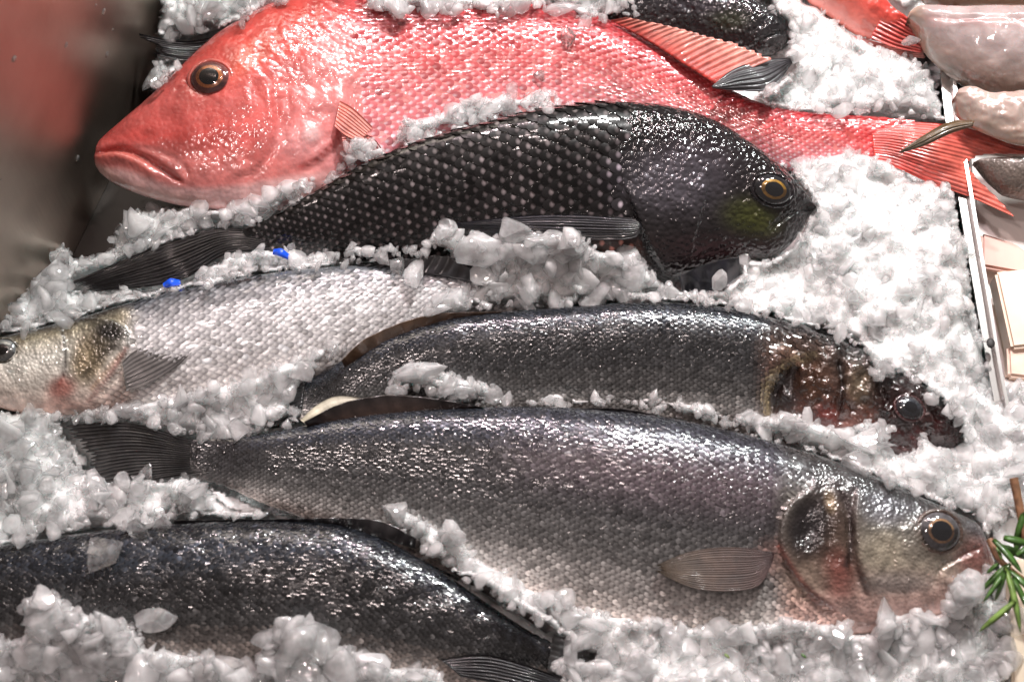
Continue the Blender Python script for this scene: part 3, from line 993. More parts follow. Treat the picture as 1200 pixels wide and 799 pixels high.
red.fin('tail_fin', [(1020, 143), (1050, 142), (1110, 146), (1170, 160), (1250, 186)], [(1025, 190), (1050, 196), (1090, 214), (1140, 232), (1193, 256)], ((0.0115, 0.010), (0.0095, 0.004)), 16, (0.58, 0.06, 0.05), (0.66, 0.15, 0.11), notch=0.42, jag=0.02, dark=0.12, amp=0.45, arch=0.006, nu=60)
red.fin('pectoral_fin', [(398, 118), (415, 128), (438, 150)], [(392, 148), (404, 158), (424, 168)], ((0.029, 0.032), (0.029, 0.030)), 8, (0.52, 0.13, 0.10), (0.60, 0.22, 0.18), jag=0.06, dark=0.12, amp=0.3)
red.fin('pelvic_fin', [(400, 160), (430, 158), (446, 172), (456, 196)], [(404, 176), (420, 184), (432, 192), (446, 200)], ((0.029, 0.028), (0.026, 0.022)), 7, (0.50, 0.13, 0.11), (0.42, 0.10, 0.09), jag=0.03, dark=0.3)


# ---------------------------------------------------------------- black sea bass
def col_blk(px, py, c, u):
    col = lerpc(c, [(-1, (0.012, 0.010, 0.0095, 0.0)), (-0.4, (0.012, 0.0105, 0.0105, 0.0)), (0.3, (0.012, 0.011, 0.011, 0.0)), (1, (0.009, 0.0085, 0.008, 0.0))])
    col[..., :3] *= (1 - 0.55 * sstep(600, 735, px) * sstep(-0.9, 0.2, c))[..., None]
    head = sstep(730, 800, px)
    col = blend(col, head * 0.7, (0.016, 0.013, 0.014, 0.15))
    col = blend(col, 0.85 * ell(px, py, 880, 255, 28, 18, 20), (0.075, 0.085, 0.020, 0.5))
    col = blend(col, 0.6 * ell(px, py, 812, 190, 40, 30, 0), (0.055, 0.042, 0.052, 0.4))
    col = blend(col, 0.85 * ell(px, py, 790, 212, 50, 32, 0), (0.13, 0.12, 0.14, 0.6))  # cheek highlight painted in as a pale metallic patch
    col = blend(col, 0.7 * ell(px, py, 840, 292, 60, 16, 0), (0.035, 0.014, 0.016, 0.0))
    col = blend(col, 0.7 * ell(px, py, 728, 290, 28, 16, 10), (0.075, 0.030, 0.022, 0.0))
    col = blend(col, 0.95 * line(px, py, [(738, 258), (752, 275), (764, 300), (782, 326)], 4.5), (0.004, 0.004, 0.005, 0.0))
    col = blend(col, 0.9 * line(px, py, [(948, 246), (925, 248), (906, 262)], 1.6), (0.004, 0.003, 0.003, 0.0))
    return col


def rel_blk(px, py, c, u):
    z = step(px, py, [(730, 215), (742, 245), (758, 285), (785, 328)], 2.8 * MM, 24, 4, -1)
    z += step(px, py, [(832, 205), (826, 240), (816, 275), (812, 308)], 1.5 * MM, 22, 3, 1)
    z += groove(px, py, [(957, 243), (935, 246), (912, 260), (900, 275)], 3.0, 2.0 * MM)
    z += groove(px, py, [(940, 222), (935, 232), (925, 238)], 2.5, 1.2 * MM)
    z += 1.3 * MM * ell(px, py, 905, 222, 32, 24, 0, 3)
    head = sstep(735, 790, px)
    z += head * (fbm(px / 10, py / 10, 14, 3) - 0.5) * 1.3 * MM
    return z


BLK_TOP = [(957, 244), (950, 236), (936, 219), (906, 191), (872, 166), (832, 143), (782, 128), (720, 124), (660, 128), (600, 139), (540, 154), (480, 172), (420, 198), (360, 232), (320, 254), (284, 270)]
BLK_BOT = [(957, 244), (948, 254), (938, 272), (920, 292), (900, 303), (870, 305), (835, 316), (800, 328), (740, 332), (660, 330), (580, 325), (500, 318), (420, 306), (350, 298), (296, 293)]
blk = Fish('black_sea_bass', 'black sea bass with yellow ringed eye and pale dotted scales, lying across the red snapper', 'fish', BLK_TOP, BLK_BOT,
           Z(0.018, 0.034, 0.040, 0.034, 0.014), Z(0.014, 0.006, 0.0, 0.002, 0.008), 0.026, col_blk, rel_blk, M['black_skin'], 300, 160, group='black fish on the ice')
BLK_VIS = [(957, 244), (940, 270), (925, 290), (905, 300), (868, 304), (868, 320), (838, 340), (800, 338), (780, 330), (765, 318), (745, 305), (705, 292), (690, 280), (640, 276), (600, 272), (550, 279), (528, 272), (514, 268), (500, 284), (470, 290), (440, 285), (400, 290), (365, 297), (340, 288), (300, 293), (285, 290), (262, 300), (225, 322), (205, 335), (160, 340), (100, 343), (62, 340), (120, 310), (180, 288), (250, 266), (284, 268),
           (320, 250), (360, 228), (420, 194), (480, 168), (540, 150), (600, 135), (660, 124), (720, 119), (782, 124), (832, 139), (872, 162), (906, 187), (936, 215)]
blk.scales([[(745, 100), (738, 200), (735, 250), (750, 300), (765, 360), (280, 360), (280, 240), (600, 100)]], 16.0, M['black_scale'], singles=300, lift=0.11, jit=0.03, vis=BLK_VIS, asp=1.2, noise=0.42, u1=0.985)
blk.eye(906, 223, 24, (0.42, 0.22, 0.03), (0.012, 0.012, 0.014), 0.47, 0.64, 0.74, 18, 0.45, socket=(0.012, 0.010, 0.011))
blk.fin('tail_fin', [(312, 264), (288, 268), (250, 268), (180, 290), (66, 338)], [(316, 290), (294, 294), (262, 299), (205, 330), (98, 343)], ((0.012, 0.006), (0.010, 0.004)), 12, (0.010, 0.009, 0.010), (0.014, 0.012, 0.014), notch=0.05, jag=0.06, amp=0.9, arch=0.004)
blk.fin('pectoral_fin', [(752, 264), (735, 255), (640, 250), (532, 262)], [(752, 268), (735, 280), (640, 279), (532, 267)], ((0.034, 0.028), (0.032, 0.022)), 9, (0.010, 0.010, 0.013), (0.014, 0.015, 0.024), jag=0.01, amp=0.8, arch=0.004)
blk.fin('gill_membrane', [(795, 323), (820, 312), (845, 304), (866, 301)], [(800, 342), (826, 343), (850, 336), (868, 322)], ((0.022, 0.020), (0.012, 0.010)), 4, (0.010, 0.010, 0.016), (0.008, 0.008, 0.013), ray='across', jag=0.01, amp=0.4)


# ---------------------------------------------------------------- silver bass, cut by the left edge
def col_sil(px, py, c, u):
    col = lerpc(c, [(-1, (0.60, 0.55, 0.52, 0.15)), (-0.3, (0.72, 0.70, 0.69, 0.25)), (0.3, (0.62, 0.61, 0.61, 0.3)), (0.62, (0.30, 0.30, 0.31, 0.40)), (0.85, (0.13, 0.14, 0.155, 0.3)), (1, (0.05, 0.055, 0.06, 0.1))])
    col[..., :3] *= 1.1
    head = sstep(165, 140, px)
    hc = lerpc(c, [(-1, (0.60, 0.42, 0.36, 0.0)), (-0.5, (0.76, 0.68, 0.60, 0.1)), (0.1, (0.84, 0.80, 0.72, 0.2)), (0.6, (0.42, 0.37, 0.27, 0.4)), (0.85, (0.05, 0.045, 0.04, 0.2)), (1, (0.03, 0.03, 0.03, 0.1))])  # silver head colour, with the cheek glare painted in as paler stops
    col = col * (1 - head[..., None]) + hc * head[..., None]
    col = blend(col, 0.85 * ell(px, py, 104, 420, 22, 34, 20, 4), (0.24, 0.17, 0.075, 0.5))
    col = blend(col, 0.8 * line(px, py, [(92, 374), (130, 377), (150, 392), (146, 416), (130, 442)], 2.5), (0.015, 0.012, 0.01, 0.1))
    col = blend(col, 0.9 * ell(px, py, 122, 400, 22, 20, 30, 3), (0.045, 0.035, 0.022, 0.3))
    col = blend(col, 0.97 * ell(px, py, 130, 387, 22, 12, 20, 4), (0.008, 0.008, 0.008, 0.1))
    col = blend(col, 0.7 * line(px, py, [(98, 440), (115, 420), (135, 405)], 2.5), (0.03, 0.022, 0.012, 0.3))
    col = blend(col, 0.6 * line(px, py, [(108, 455), (125, 435), (142, 415)], 3), (0.45, 0.25, 0.14, 0.3))
    col = blend(col, 0.9 * line(px, py, [(72, 383), (76, 405), (76, 430), (70, 450)], 3.2), (0.03, 0.02, 0.018, 0.0))
    col = blend(col, 0.85 * ell(px, py, 72, 455, 18, 14, -20, 3), (0.42, 0.12, 0.09, 0.0))
    col = blend(col, 0.6 * ell(px, py, 70, 475, 26, 8, 0, 3), (0.50, 0.25, 0.20, 0.0))
    col = blend(col, 0.85 * line(px, py, [(104, 470), (122, 448), (138, 424), (148, 408)], 2.6), (0.40, 0.20, 0.17, 0.0))
    mott = fbm(px / 5, py / 5, 31, 3)
    col[..., :3] *= (1 + head[..., None] * (mott[..., None] - 0.5) * 0.9)
    return np.clip(col, 0, 0.95)


def rel_sil(px, py, c, u):
    z = step(px, py, [(92, 372), (130, 374), (152, 392), (146, 420), (128, 446), (100, 474)], 2.4 * MM, 22, 3, 1)
    z += step(px, py, [(70, 380), (77, 405), (76, 430), (64, 455)], 1.8 * MM, 22, 3, 1)
    z += groove(px, py, [(95, 450), (118, 425), (140, 405)], 2.5, 0.9 * MM)
    z += sstep(160, 130, px) * (fbm(px / 7, py / 7, 34, 3) - 0.5) * 0.6 * MM
    return z


SIL_TOP = [(-75, 428), (-50, 410), (0, 397), (40, 388), (80, 378), (120, 367), (160, 355), (230, 339), (300, 325), (370, 316), (440, 313), (520, 318), (600, 325), (680, 332), (730, 335)]
SIL_BOT = [(-75, 428), (-60, 448), (-20, 470), (20, 482), (80, 486), (150, 484), (230, 476), (310, 462), (400, 436), (500, 400), (600, 372), (680, 356), (730, 350)]
sil = Fish('silver_sea_bass', 'bright silver sea bass with golden gill cover, its head cut by the left edge', 'fish', SIL_TOP, SIL_BOT,
           Z(0.008, 0.012, 0.014, 0.006, -0.004), Z(0.006, 0.0, -0.002, -0.006, -0.006), 0.019, col_sil, rel_sil, M['bass_skin'], 280, 130, group='sea bass on the ice')
SIL_VIS = [(-100, 390), (0, 394), (40, 385), (80, 375), (120, 364), (160, 352), (230, 336), (300, 322), (360, 315), (440, 309), (520, 297), (578, 325), (552, 336), (530, 333), (515, 348), (495, 368), (470, 374), (425, 392), (410, 405), (380, 408), (352, 422), (320, 432), (270, 446), (210, 462), (150, 470), (100, 478), (60, 480), (0, 482), (-100, 480)]
sil.scales([[(152, 340), (160, 385), (150, 410), (128, 448), (104, 474), (130, 500), (700, 500), (700, 290)]], 8.6, M['silver_scale'], lift=0.17, jit=0.09, noise=0.15)
sil.eye(4, 411, 17, (0.22, 0.23, 0.22), (0.16, 0.17, 0.17), 0.46, 0.74, 0.8, 0, 0.4, socket=(0.10, 0.09, 0.07))
sil.fin('pectoral_fin', [(143, 424), (160, 410), (195, 397), (243, 394)], [(148, 458), (172, 450), (205, 430), (243, 396)], ((0.022, 0.020), (0.017, 0.020)), 8, (0.11, 0.10, 0.095), (0.05, 0.048, 0.05), jag=0.0, dark=0.15, amp=0.3)
sil.fin('dorsal_fin', [(400, 318), (450, 318), (510, 322), (572, 332)], [(425, 310), (470, 303), (520, 298), (577, 322)], ((0.012, 0.016), (0.016, 0.020)), 10, (0.035, 0.035, 0.04), (0.06, 0.058, 0.06), ray='across', jag=0.15, amp=0.8)


# ---------------------------------------------------------------- sea bass family colours
def bass_colour(tone=1.0, warm=0.0):
    k = tone
    return [(-1, (0.42 * k, 0.36 * k, 0.33 * k, 0.05)), (-0.75, (0.32 * k, 0.30 * k, 0.285 * k, 0.3)), (-0.45, (0.085 * k, 0.082 * k, 0.080 * k, 0.2)), (0.0, (0.025 * k, 0.025 * k, 0.026 * k, 0.08)),
            (0.4, (0.017 * k, 0.017 * k, 0.018 * k, 0.05)), (0.7, (0.026 * k, 0.029 * k, 0.038 * k, 0.2)), (1, (0.013 * k, 0.015 * k, 0.019 * k, 0.1))]


# ---------------------------------------------------------------- bass with the blood dark head
def col_mid(px, py, c, u):
    col = lerpc(c, bass_colour(0.72))
    head = sstep(880, 935, px)
    hc = lerpc(c, [(-1, (0.22, 0.08, 0.06, 0)), (-0.3, (0.14, 0.06, 0.045, 0.1)), (0.3, (0.12, 0.07, 0.05, 0.2)), (0.8, (0.04, 0.035, 0.034, 0.1)), (1, (0.03, 0.026, 0.027, 0.1))])
    col = col * (1 - head[..., None]) + hc * head[..., None]
    col = blend(col, 0.97 * ell(px, py, 918, 458, 24, 34, 25, 4), (0.010, 0.006, 0.006, 0.0))
    col = blend(col, 0.85 * ell(px, py, 955, 450, 20, 26, 0, 3), (0.10, 0.042, 0.02, 0.3))
    col = blend(col, 0.85 * ell(px, py, 968, 488, 16, 16, 0, 3), (0.13, 0.015, 0.012, 0.0))
    col = blend(col, 0.9 * line(px, py, [(982, 425), (988, 450), (985, 480)], 4.5), (0.012, 0.006, 0.006, 0.0))
    col = blend(col, 0.75 * ell(px, py, 1008, 452, 16, 22, 0, 3), (0.26, 0.20, 0.13, 0.3))
    col = blend(col, 0.95 * sstep(1018, 1040, px), (0.028, 0.006, 0.006, 0.0))
    col = blend(col, 0.7 * ell(px, py, 1060, 518, 26, 16, 0, 3), (0.09, 0.012, 0.012, 0.0))
    col = blend(col, 0.7 * ell(px, py, 1108, 500, 18, 14, 0, 3), (0.06, 0.008, 0.008, 0.0))
    col = blend(col, 0.6 * line(px, py, [(900, 485), (898, 460), (915, 432), (955, 415)], 4), (0.38, 0.30, 0.18, 0.2))
    col[..., :3] *= (1 - 0.45 * head)[..., None]
    mott = fbm(px / 6, py / 6, 41, 3)
    col[..., :3] *= (1 + head[..., None] * (mott[..., None] - 0.5) * 1.2)
    return np.clip(col, 0, 0.9)


def rel_mid(px, py, c, u):
    z = groove(px, py, [(966, 420), (928, 432), (905, 462), (908, 490)], 8, 3.5 * MM)
    z += -3.0 * MM * ell(px, py, 918, 462, 16, 24, 25, 3)
    z += step(px, py, [(990, 415), (990, 450), (984, 490)], 2.0 * MM, 18, 3, 1) * -1
    z += groove(px, py, [(984, 420), (988, 450), (984, 480)], 4, 2.5 * MM)
    z += groove(px, py, [(1030, 440), (1038, 470), (1036, 500)], 5, 2.5 * MM)
    z += groove(px, py, [(1092, 478), (1105, 490), (1125, 496)], 4, 2.5 * MM)
    head = sstep(890, 930, px)
    z += head * (fbm(px / 10, py / 10, 44, 3) - 0.5) * 7 * MM
    return z


MID_TOP = [(1128, 508), (1122, 492), (1108, 472), (1085, 456), (1055, 441), (1022, 421), (980, 399), (920, 379), (850, 363), (760, 357), (680, 361), (580, 368), (520, 377), (450, 397), (410, 418), (365, 444), (330, 462)]
MID_BOT = [(1128, 508), (1126, 522), (1105, 536), (1060, 540), (1000, 532), (920, 520), (820, 512), (700, 506), (600, 504), (520, 500), (450, 494), (390, 490), (345, 490)]
mid = Fish('bloody_headed_sea_bass', 'dark sea bass with an open bloody gill and dark red head half sunk in ice', 'fish', MID_TOP, MID_BOT,
           Z(0.006, 0.014, 0.016, 0.012, 0.0), Z(0.0, -0.004, -0.006, -0.004, 0.0), 0.021, col_mid, rel_mid, M['bass_skin'], 320, 140, group='sea bass on the ice')
MID_VIS = [(340, 462), (360, 442), (400, 418), (425, 392), (500, 368), (580, 362), (700, 357), (760, 350), (850, 359), (920, 375), (980, 395), (1018, 412), (1024, 425), (1018, 445), (1034, 450), (1042, 440), (1060, 441), (1085, 453), (1086, 468), (1100, 466), (1108, 474), (1112, 488), (1128, 506), (1130, 528), (1104, 520), (1088, 506), (1078, 512), (1070, 530), (1040, 528), (1036, 516), (1050, 500), (1035, 494), (1010, 492), (985, 500), (968, 498), (950, 488), (930, 486), (905, 486), (860, 482), (830, 472), (800, 470), (770, 462), (740, 470), (690, 466), (650, 458), (630, 470), (600, 470), (575, 448), (540, 440), (518, 430), (480, 424), (455, 438), (452, 455), (425, 466), (390, 462), (362, 484), (350, 486)]
mid.scales([[(1024, 395), (968, 415), (925, 430), (900, 470), (905, 560), (320, 560), (320, 330), (900, 330)]], 6.6, M['bass_scale'], lift=0.10, jit=0.045, noise=0.32)
mid.eye(1066, 477, 17, (0.035, 0.04, 0.05), (0.03, 0.025, 0.03), 0.45, 0.7, 0.8, 20, 0.45, socket=(0.05, 0.012, 0.012))
mid.fin('dorsal_fin', [(404, 430), (448, 404), (515, 381), (585, 370)], [(400, 422), (432, 394), (500, 369), (588, 365)], ((0.012, 0.016), (0.018, 0.020)), 9, (0.05, 0.028, 0.018), (0.10, 0.055, 0.03), ray='across', jag=0.04, amp=0.4, dark=0.3)
mid.fin('rear_dorsal_fin', [(722, 362), (760, 360), (800, 362)], [(728, 354), (752, 350), (795, 357)], ((0.018, 0.018), (0.02, 0.02)), 6, (0.04, 0.035, 0.035), (0.09, 0.08, 0.08), ray='across', jag=0.05)
mid.fin('tail_fin', [(358, 446), (310, 452), (250, 448)], [(352, 488), (310, 500), (262, 506)], ((0.004, -0.002), (0.002, -0.002)), 10, (0.02, 0.02, 0.022), (0.03, 0.03, 0.03), notch=0.1, jag=0.06)
mid.fin('anal_fin', [(352, 492), (372, 474), (395, 464), (424, 466)], [(360, 498), (385, 492), (410, 482), (430, 472)], ((0.012, 0.012), (0.010, 0.010)), 3, (0.62, 0.56, 0.42), (0.66, 0.62, 0.52), jag=0.02, amp=0.1, dark=0.05, label='pale cream anal fin')


# ---------------------------------------------------------------- the big bass in front
def col_big(px, py, c, u):
    col = lerpc(c, bass_colour(1.0))
    rosy = sstep(520, 640, px) * ell(px, py, 820, 560, 230, 40, 8)
    col = blend(col, 0.25 * rosy, (0.17, 0.12, 0.14, 0.4))
    head = sstep(905, 935, px)
    hc = lerpc(c, [(-1, (0.36, 0.23, 0.20, 0)), (-0.6, (0.32, 0.22, 0.185, 0.1)), (-0.2, (0.28, 0.24, 0.19, 0.3)), (0.2, (0.19, 0.18, 0.155, 0.4)), (0.6, (0.10, 0.10, 0.105, 0.4)), (0.85, (0.035, 0.034, 0.035, 0.15)), (1, (0.022, 0.021, 0.021, 0.1))])
    col = col * (1 - head[..., None]) + hc * head[..., None]
    col = blend(col, 0.9 * ell(px, py, 963, 632, 46, 68, 12, 4), (0.050, 0.026, 0.018, 0.15))
    col = blend(col, 0.98 * ell(px, py, 946, 616, 28, 42, 15, 4), (0.010, 0.008, 0.009, 0.1))
    col = blend(col, 0.5 * ell(px, py, 973, 588, 7, 13, -10, 3), (0.24, 0.17, 0.09, 0.4))
    col = blend(col, 0.6 * line(px, py, [(1001, 575), (999, 620), (1004, 660), (1016, 695)], 3), (0.04, 0.02, 0.018, 0.0))
    col = blend(col, 0.75 * ell(px, py, 985, 675, 22, 30, -10, 3), (0.17, 0.045, 0.035, 0.0))
    col = blend(col, 0.4 * ell(px, py, 950, 680, 22, 24, 30, 3), (0.34, 0.26, 0.20, 0.1))
    col = blend(col, 0.9 * line(px, py, [(985, 572), (996, 600), (998, 630), (992, 662)], 4.5), (0.02, 0.012, 0.012, 0.0))
    col = blend(col, 0.8 * line(px, py, [(912, 640), (930, 668), (952, 695), (978, 712)], 3.5), (0.16, 0.05, 0.04, 0.0))
    col = blend(col, 0.6 * ell(px, py, 1035, 645, 26, 24, 0, 3), (0.40, 0.35, 0.26, 0.4))
    col = blend(col, 0.55 * ell(px, py, 1035, 598, 26, 18, 10, 3), (0.22, 0.22, 0.25, 0.5))
    col = blend(col, 0.6 * ell(px, py, 1050, 683, 44, 14, 0, 3), (0.16, 0.15, 0.145, 0.2))
    col = blend(col, 0.4 * ell(px, py, 1020, 715, 80, 14, 0, 3), (0.44, 0.29, 0.26, 0.0))
    col = blend(col, 0.8 * ell(px, py, 1145, 655, 32, 26, 30, 3), (0.16, 0.05, 0.045, 0.0))
    col = blend(col, 0.8 * ell(px, py, 1100, 626, 34, 30, 0, 4), (0.05, 0.035, 0.025, 0.2))
    col = blend(col, 0.35 * ell(px, py, 905, 655, 18, 22, 0, 3), (0.22, 0.11, 0.09, 0.0))
    col = blend(col, 0.9 * sstep(320, 262, px), (0.022, 0.021, 0.022, 0.05))
    mott = fbm(px / 5, py / 5, 51, 3)
    col[..., :3] *= (1 + head[..., None] * (mott[..., None] - 0.5) * 0.9)
    return np.clip(col, 0, 0.92)


def rel_big(px, py, c, u):
    z = step(px, py, [(958, 566), (925, 590), (912, 625), (922, 662), (950, 698), (1000, 724)], 2.6 * MM, 26, 4, -1)
    z += -2.5 * MM * ell(px, py, 943, 612, 18, 28, 15, 3)
    z += step(px, py, [(1004, 570), (1000, 610), (1006, 660), (1022, 704)], 2.8 * MM, 26, 3, -1)
    z += groove(px, py, [(986, 574), (994, 610), (996, 650), (1006, 690)], 3.5, 2.2 * MM)
    z += groove(px, py, [(965, 580), (972, 620), (968, 660)], 3.0, 0.8 * MM)
    z += groove(px, py, [(1150, 640), (1125, 652), (1100, 668), (1096, 690)], 3.0, 1.8 * MM)
    z += groove(px, py, [(1112, 592), (1128, 604), (1136, 616)], 2.0, 1.2 * MM)
    z += 1.5 * MM * ell(px, py, 1100, 626, 36, 30, 0, 3)
    z += 0.25 * MM * line(px, py, [(300, 545), (500, 560), (700, 575), (900, 590)], 2.5)
    head = sstep(905, 945, px)
    z += head * (fbm(px / 9, py / 9, 54, 3) - 0.5) * 1.5 * MM
    return z


BIG_TOP = [(1166, 660), (1158, 642), (1146, 616), (1122, 602), (1090, 589), (1050, 571), (1000, 550), (940, 530), (860, 508), (780, 491), (700, 482), (620, 478), (560, 479), (480, 483), (400, 492), (340, 503), (290, 512), (224, 516)]
BIG_BOT = [(1166, 660), (1160, 680), (1130, 708), (1080, 728), (1010, 744), (930, 750), (850, 750), (750, 740), (650, 716), (560, 686), (480, 650), (400, 622), (320, 594), (260, 568), (222, 557)]
big = Fish('big_sea_bass', 'largest dark silver sea bass, whole from fan tail to clear round eye, nose by rosemary', 'fish', BIG_TOP, BIG_BOT,
           Z(0.012, 0.020, 0.022, 0.016, 0.008), Z(0.010, 0.002, 0.0, 0.0, 0.004), 0.027, col_big, rel_big, M['bass_skin'], 380, 170, group='sea bass on the ice')
BIG_VIS = [(1166, 660), (1146, 616), (1148, 612), (1122, 598), (1090, 585), (1050, 567), (1000, 546), (940, 526), (860, 504), (790, 487), (730, 476), (650, 477), (562, 474), (500, 462), (450, 460), (400, 470), (355, 494), (300, 508), (224, 512), (150, 492), (65, 494), (75, 510), (85, 535), (100, 556), (140, 560), (165, 556), (195, 566), (225, 556), (245, 570), (262, 590), (300, 602), (330, 606), (400, 606), (450, 608), (455, 590), (480, 592), (500, 612), (530, 625), (560, 650), (590, 668), (620, 690), (660, 700), (690, 712), (720, 716), (790, 730), (860, 736), (900, 728), (930, 722), (965, 730), (985, 738), (1020, 742), (1030, 716), (1048, 722), (1080, 722), (1108, 716), (1111, 690), (1122, 668), (1148, 680)]
big.scales([[(968, 520), (952, 568), (925, 590), (910, 625), (922, 668), (950, 700), (1000, 728), (1000, 770), (220, 770), (220, 460), (900, 460)]], 8.2, M['bass_scale'], lift=0.10, jit=0.04, noise=0.26, power=0.35, u1=0.99)
big.eye(1100, 623, 24, (0.34, 0.19, 0.09), (0.10, 0.095, 0.10), 0.50, 0.62, 0.92, 10, 0.45, socket=(0.07, 0.045, 0.035))
big.fin('tail_fin', [(262, 518), (222, 514), (150, 495), (68, 498)], [(256, 552), (222, 556), (165, 567), (84, 588)], ((0.0070, 0.004), (0.0060, 0.0)), 20, (0.022, 0.021, 0.022), (0.028, 0.027, 0.028), notch=0.12, jag=0.07, amp=0.7)
big.fin('dorsal_fin', [(360, 499), (430, 489), (500, 483), (566, 480)], [(356, 494), (400, 472), (452, 462), (505, 466), (566, 477)], ((0.016, 0.022), (0.022, 0.026)), 10, (0.045, 0.025, 0.018), (0.020, 0.016, 0.016), ray='across', jag=0.03, amp=0.4, dark=0.3)
big.fin('rear_dorsal_fin', [(640, 484), (720, 485), (795, 496)], [(650, 479), (725, 478), (795, 491)], ((0.022, 0.022), (0.026, 0.026)), 8, (0.04, 0.035, 0.035), (0.09, 0.08, 0.08), ray='across', jag=0.05)
big.fin('pectoral_fin', [(908, 647), (860, 641), (810, 646), (764, 664)], [(905, 660), (884, 688), (820, 690), (766, 668)], ((0.0318, 0.0300), (0.0285, 0.0290)), 18, (0.045, 0.018, 0.018), (0.080, 0.058, 0.038), jag=0.07, dark=0.3, amp=0.2, mat=M['fin_dull'])


# ---------------------------------------------------------------- the bass at the bottom left
def col_low(px, py, c, u):
    col = lerpc(c, bass_colour(0.5))
    col = blend(col, 0.4 * ell(px, py, 200, 650, 200, 20, -4), (0.035, 0.045, 0.060, 0.4))
    col = blend(col, 0.5 * sstep(-0.25, -0.7, c), (0.16, 0.12, 0.10, 0.1))
    return np.clip(col, 0, 0.9)


def rel_low(px, py, c, u):
    return (fbm(px / 30, py / 20, 64, 2) - 0.5) * 1.5 * MM


LOW_TOP = [(-330, 730), (-260, 690), (-160, 662), (-60, 648), (0, 641), (70, 630), (150, 620), (230, 614), (320, 612), (400, 617), (460, 638), (520, 672), (565, 703), (610, 733), (648, 754), (672, 764)]
LOW_BOT = [(-330, 730), (-250, 770), (-150, 790), (-60, 795), (20, 797), (100, 803), (190, 810), (280, 815), (370, 815), (450, 812), (520, 808), (580, 802), (622, 796), (650, 792)]
low = Fish('blue_backed_sea_bass', 'sea bass with dark blue back, curving down at the lower left under an ice lump', 'fish', LOW_TOP, LOW_BOT,
           Z(0.010, 0.016, 0.020, 0.018, 0.006), Z(0.002, 0.0, 0.0, 0.0, 0.002), 0.024, col_low, rel_low, M['bass_skin'], 320, 140, group='sea bass on the ice', taper=0.3)
LOW_VIS = [(-100, 640), (0, 637), (70, 626), (150, 616), (200, 606), (300, 605), (400, 603), (455, 607), (487, 630), (492, 650), (520, 662), (540, 680), (575, 697), (632, 732), (655, 746), (660, 754), (700, 765), (704, 775), (660, 775), (645, 782), (670, 810), (600, 825), (540, 805), (512, 784), (480, 782), (440, 776), (405, 754), (385, 754), (372, 728), (340, 726), (312, 742), (300, 786), (264, 786), (252, 762), (225, 764), (175, 756), (154, 730), (118, 728), (90, 710), (60, 690), (32, 692), (28, 746), (0, 752), (-100, 750)]
low.scales([[(-120, 560), (-120, 900), (700, 900), (700, 560)]], 7.6, M['bass_scale'], lift=0.10, jit=0.055, noise=0.38, u0=0.15, u1=0.99)
low.fin('dorsal_fin', [(200, 617), (300, 615), (400, 620), (486, 642)], [(205, 609), (300, 608), (400, 606), (450, 611), (488, 630)], ((0.018, 0.022), (0.022, 0.028)), 16, (0.020, 0.018, 0.018), (0.05, 0.047, 0.05), ray='across', jag=0.05, amp=0.7)
low.fin('rear_dorsal_fin', [(520, 664), (560, 690), (600, 714), (640, 742)], [(530, 668), (568, 676), (608, 700), (650, 736)], ((0.018, 0.012), (0.024, 0.018)), 8, (0.030, 0.022, 0.020), (0.06, 0.04, 0.035), ray='across', jag=0.06)
low.fin('anal_fin', [(516, 772), (565, 766), (610, 776), (662, 796)], [(540, 792), (580, 800), (620, 808), (665, 812)], ((0.016, 0.014), (0.014, 0.010)), 8, (0.012, 0.012, 0.015), (0.02, 0.02, 0.026), jag=0.02, amp=1.0)
low.fin('tail_fin', [(648, 742), (680, 752), (702, 762)], [(640, 792), (672, 800), (700, 806)], ((0.010, 0.006), (0.006, 0.002)), 7, (0.03, 0.028, 0.028), (0.02, 0.018, 0.018), notch=0.1, jag=0.25)
low.fin('pectoral_fin', [(-60, 690), (-20, 686), (8, 694), (20, 716)], [(-60, 735), (-20, 745), (5, 742), (18, 728)], ((0.026, 0.022), (0.022, 0.020)), 6, (0.010, 0.008, 0.008), (0.015, 0.012, 0.012), jag=0.02)


# ---------------------------------------------------------------- things at the top right
def col_rt(px, py, c, u):
    col = lerpc(c, [(-1, (0.62, 0.20, 0.16, 0)), (0, (0.58, 0.075, 0.055, 0)), (1, (0.50, 0.04, 0.03, 0))])
    return col


rt = Fish('small_red_fish', 'bright red fish at the top right touching the pale fillet', 'fish',
          [(930, -60), (960, -50), (1000, -30), (1030, -5), (1050, 15), (1072, 26)], [(930, -60), (930, -30), (946, -2), (978, 22), (1010, 42), (1050, 50)],
          Z(0.0, 0.01, 0.01), Z(0, 0.0, 0.0), 0.016, col_rt, lambda px, py, c, u: (fbm(px / 8, py / 8, 71, 2) - .5) * 2 * MM, M['red_skin'], 90, 60)
rt.fin('tail_fin', [(1040, 8), (1058, 18), (1082, 36)], [(1020, 44), (1050, 56), (1082, 62)], ((0.014, 0.012), (0.008, 0.006)), 8, (0.58, 0.06, 0.05), (0.60, 0.12, 0.10), jag=0.03, amp=0.9)
rt.fin('anal_fin', [(1000, 42), (1040, 52), (1084, 54)], [(1010, 50), (1045, 64), (1086, 68)], ((0.004, 0.006), (0.003, 0.002)), 6, (0.55, 0.14, 0.12), (0.58, 0.26, 0.22), jag=0.03)
RT_VIS = [(925, -60), (946, 0), (980, 24), (1012, 46), (1050, 62), (1088, 72), (1100, 60), (1100, -60)]


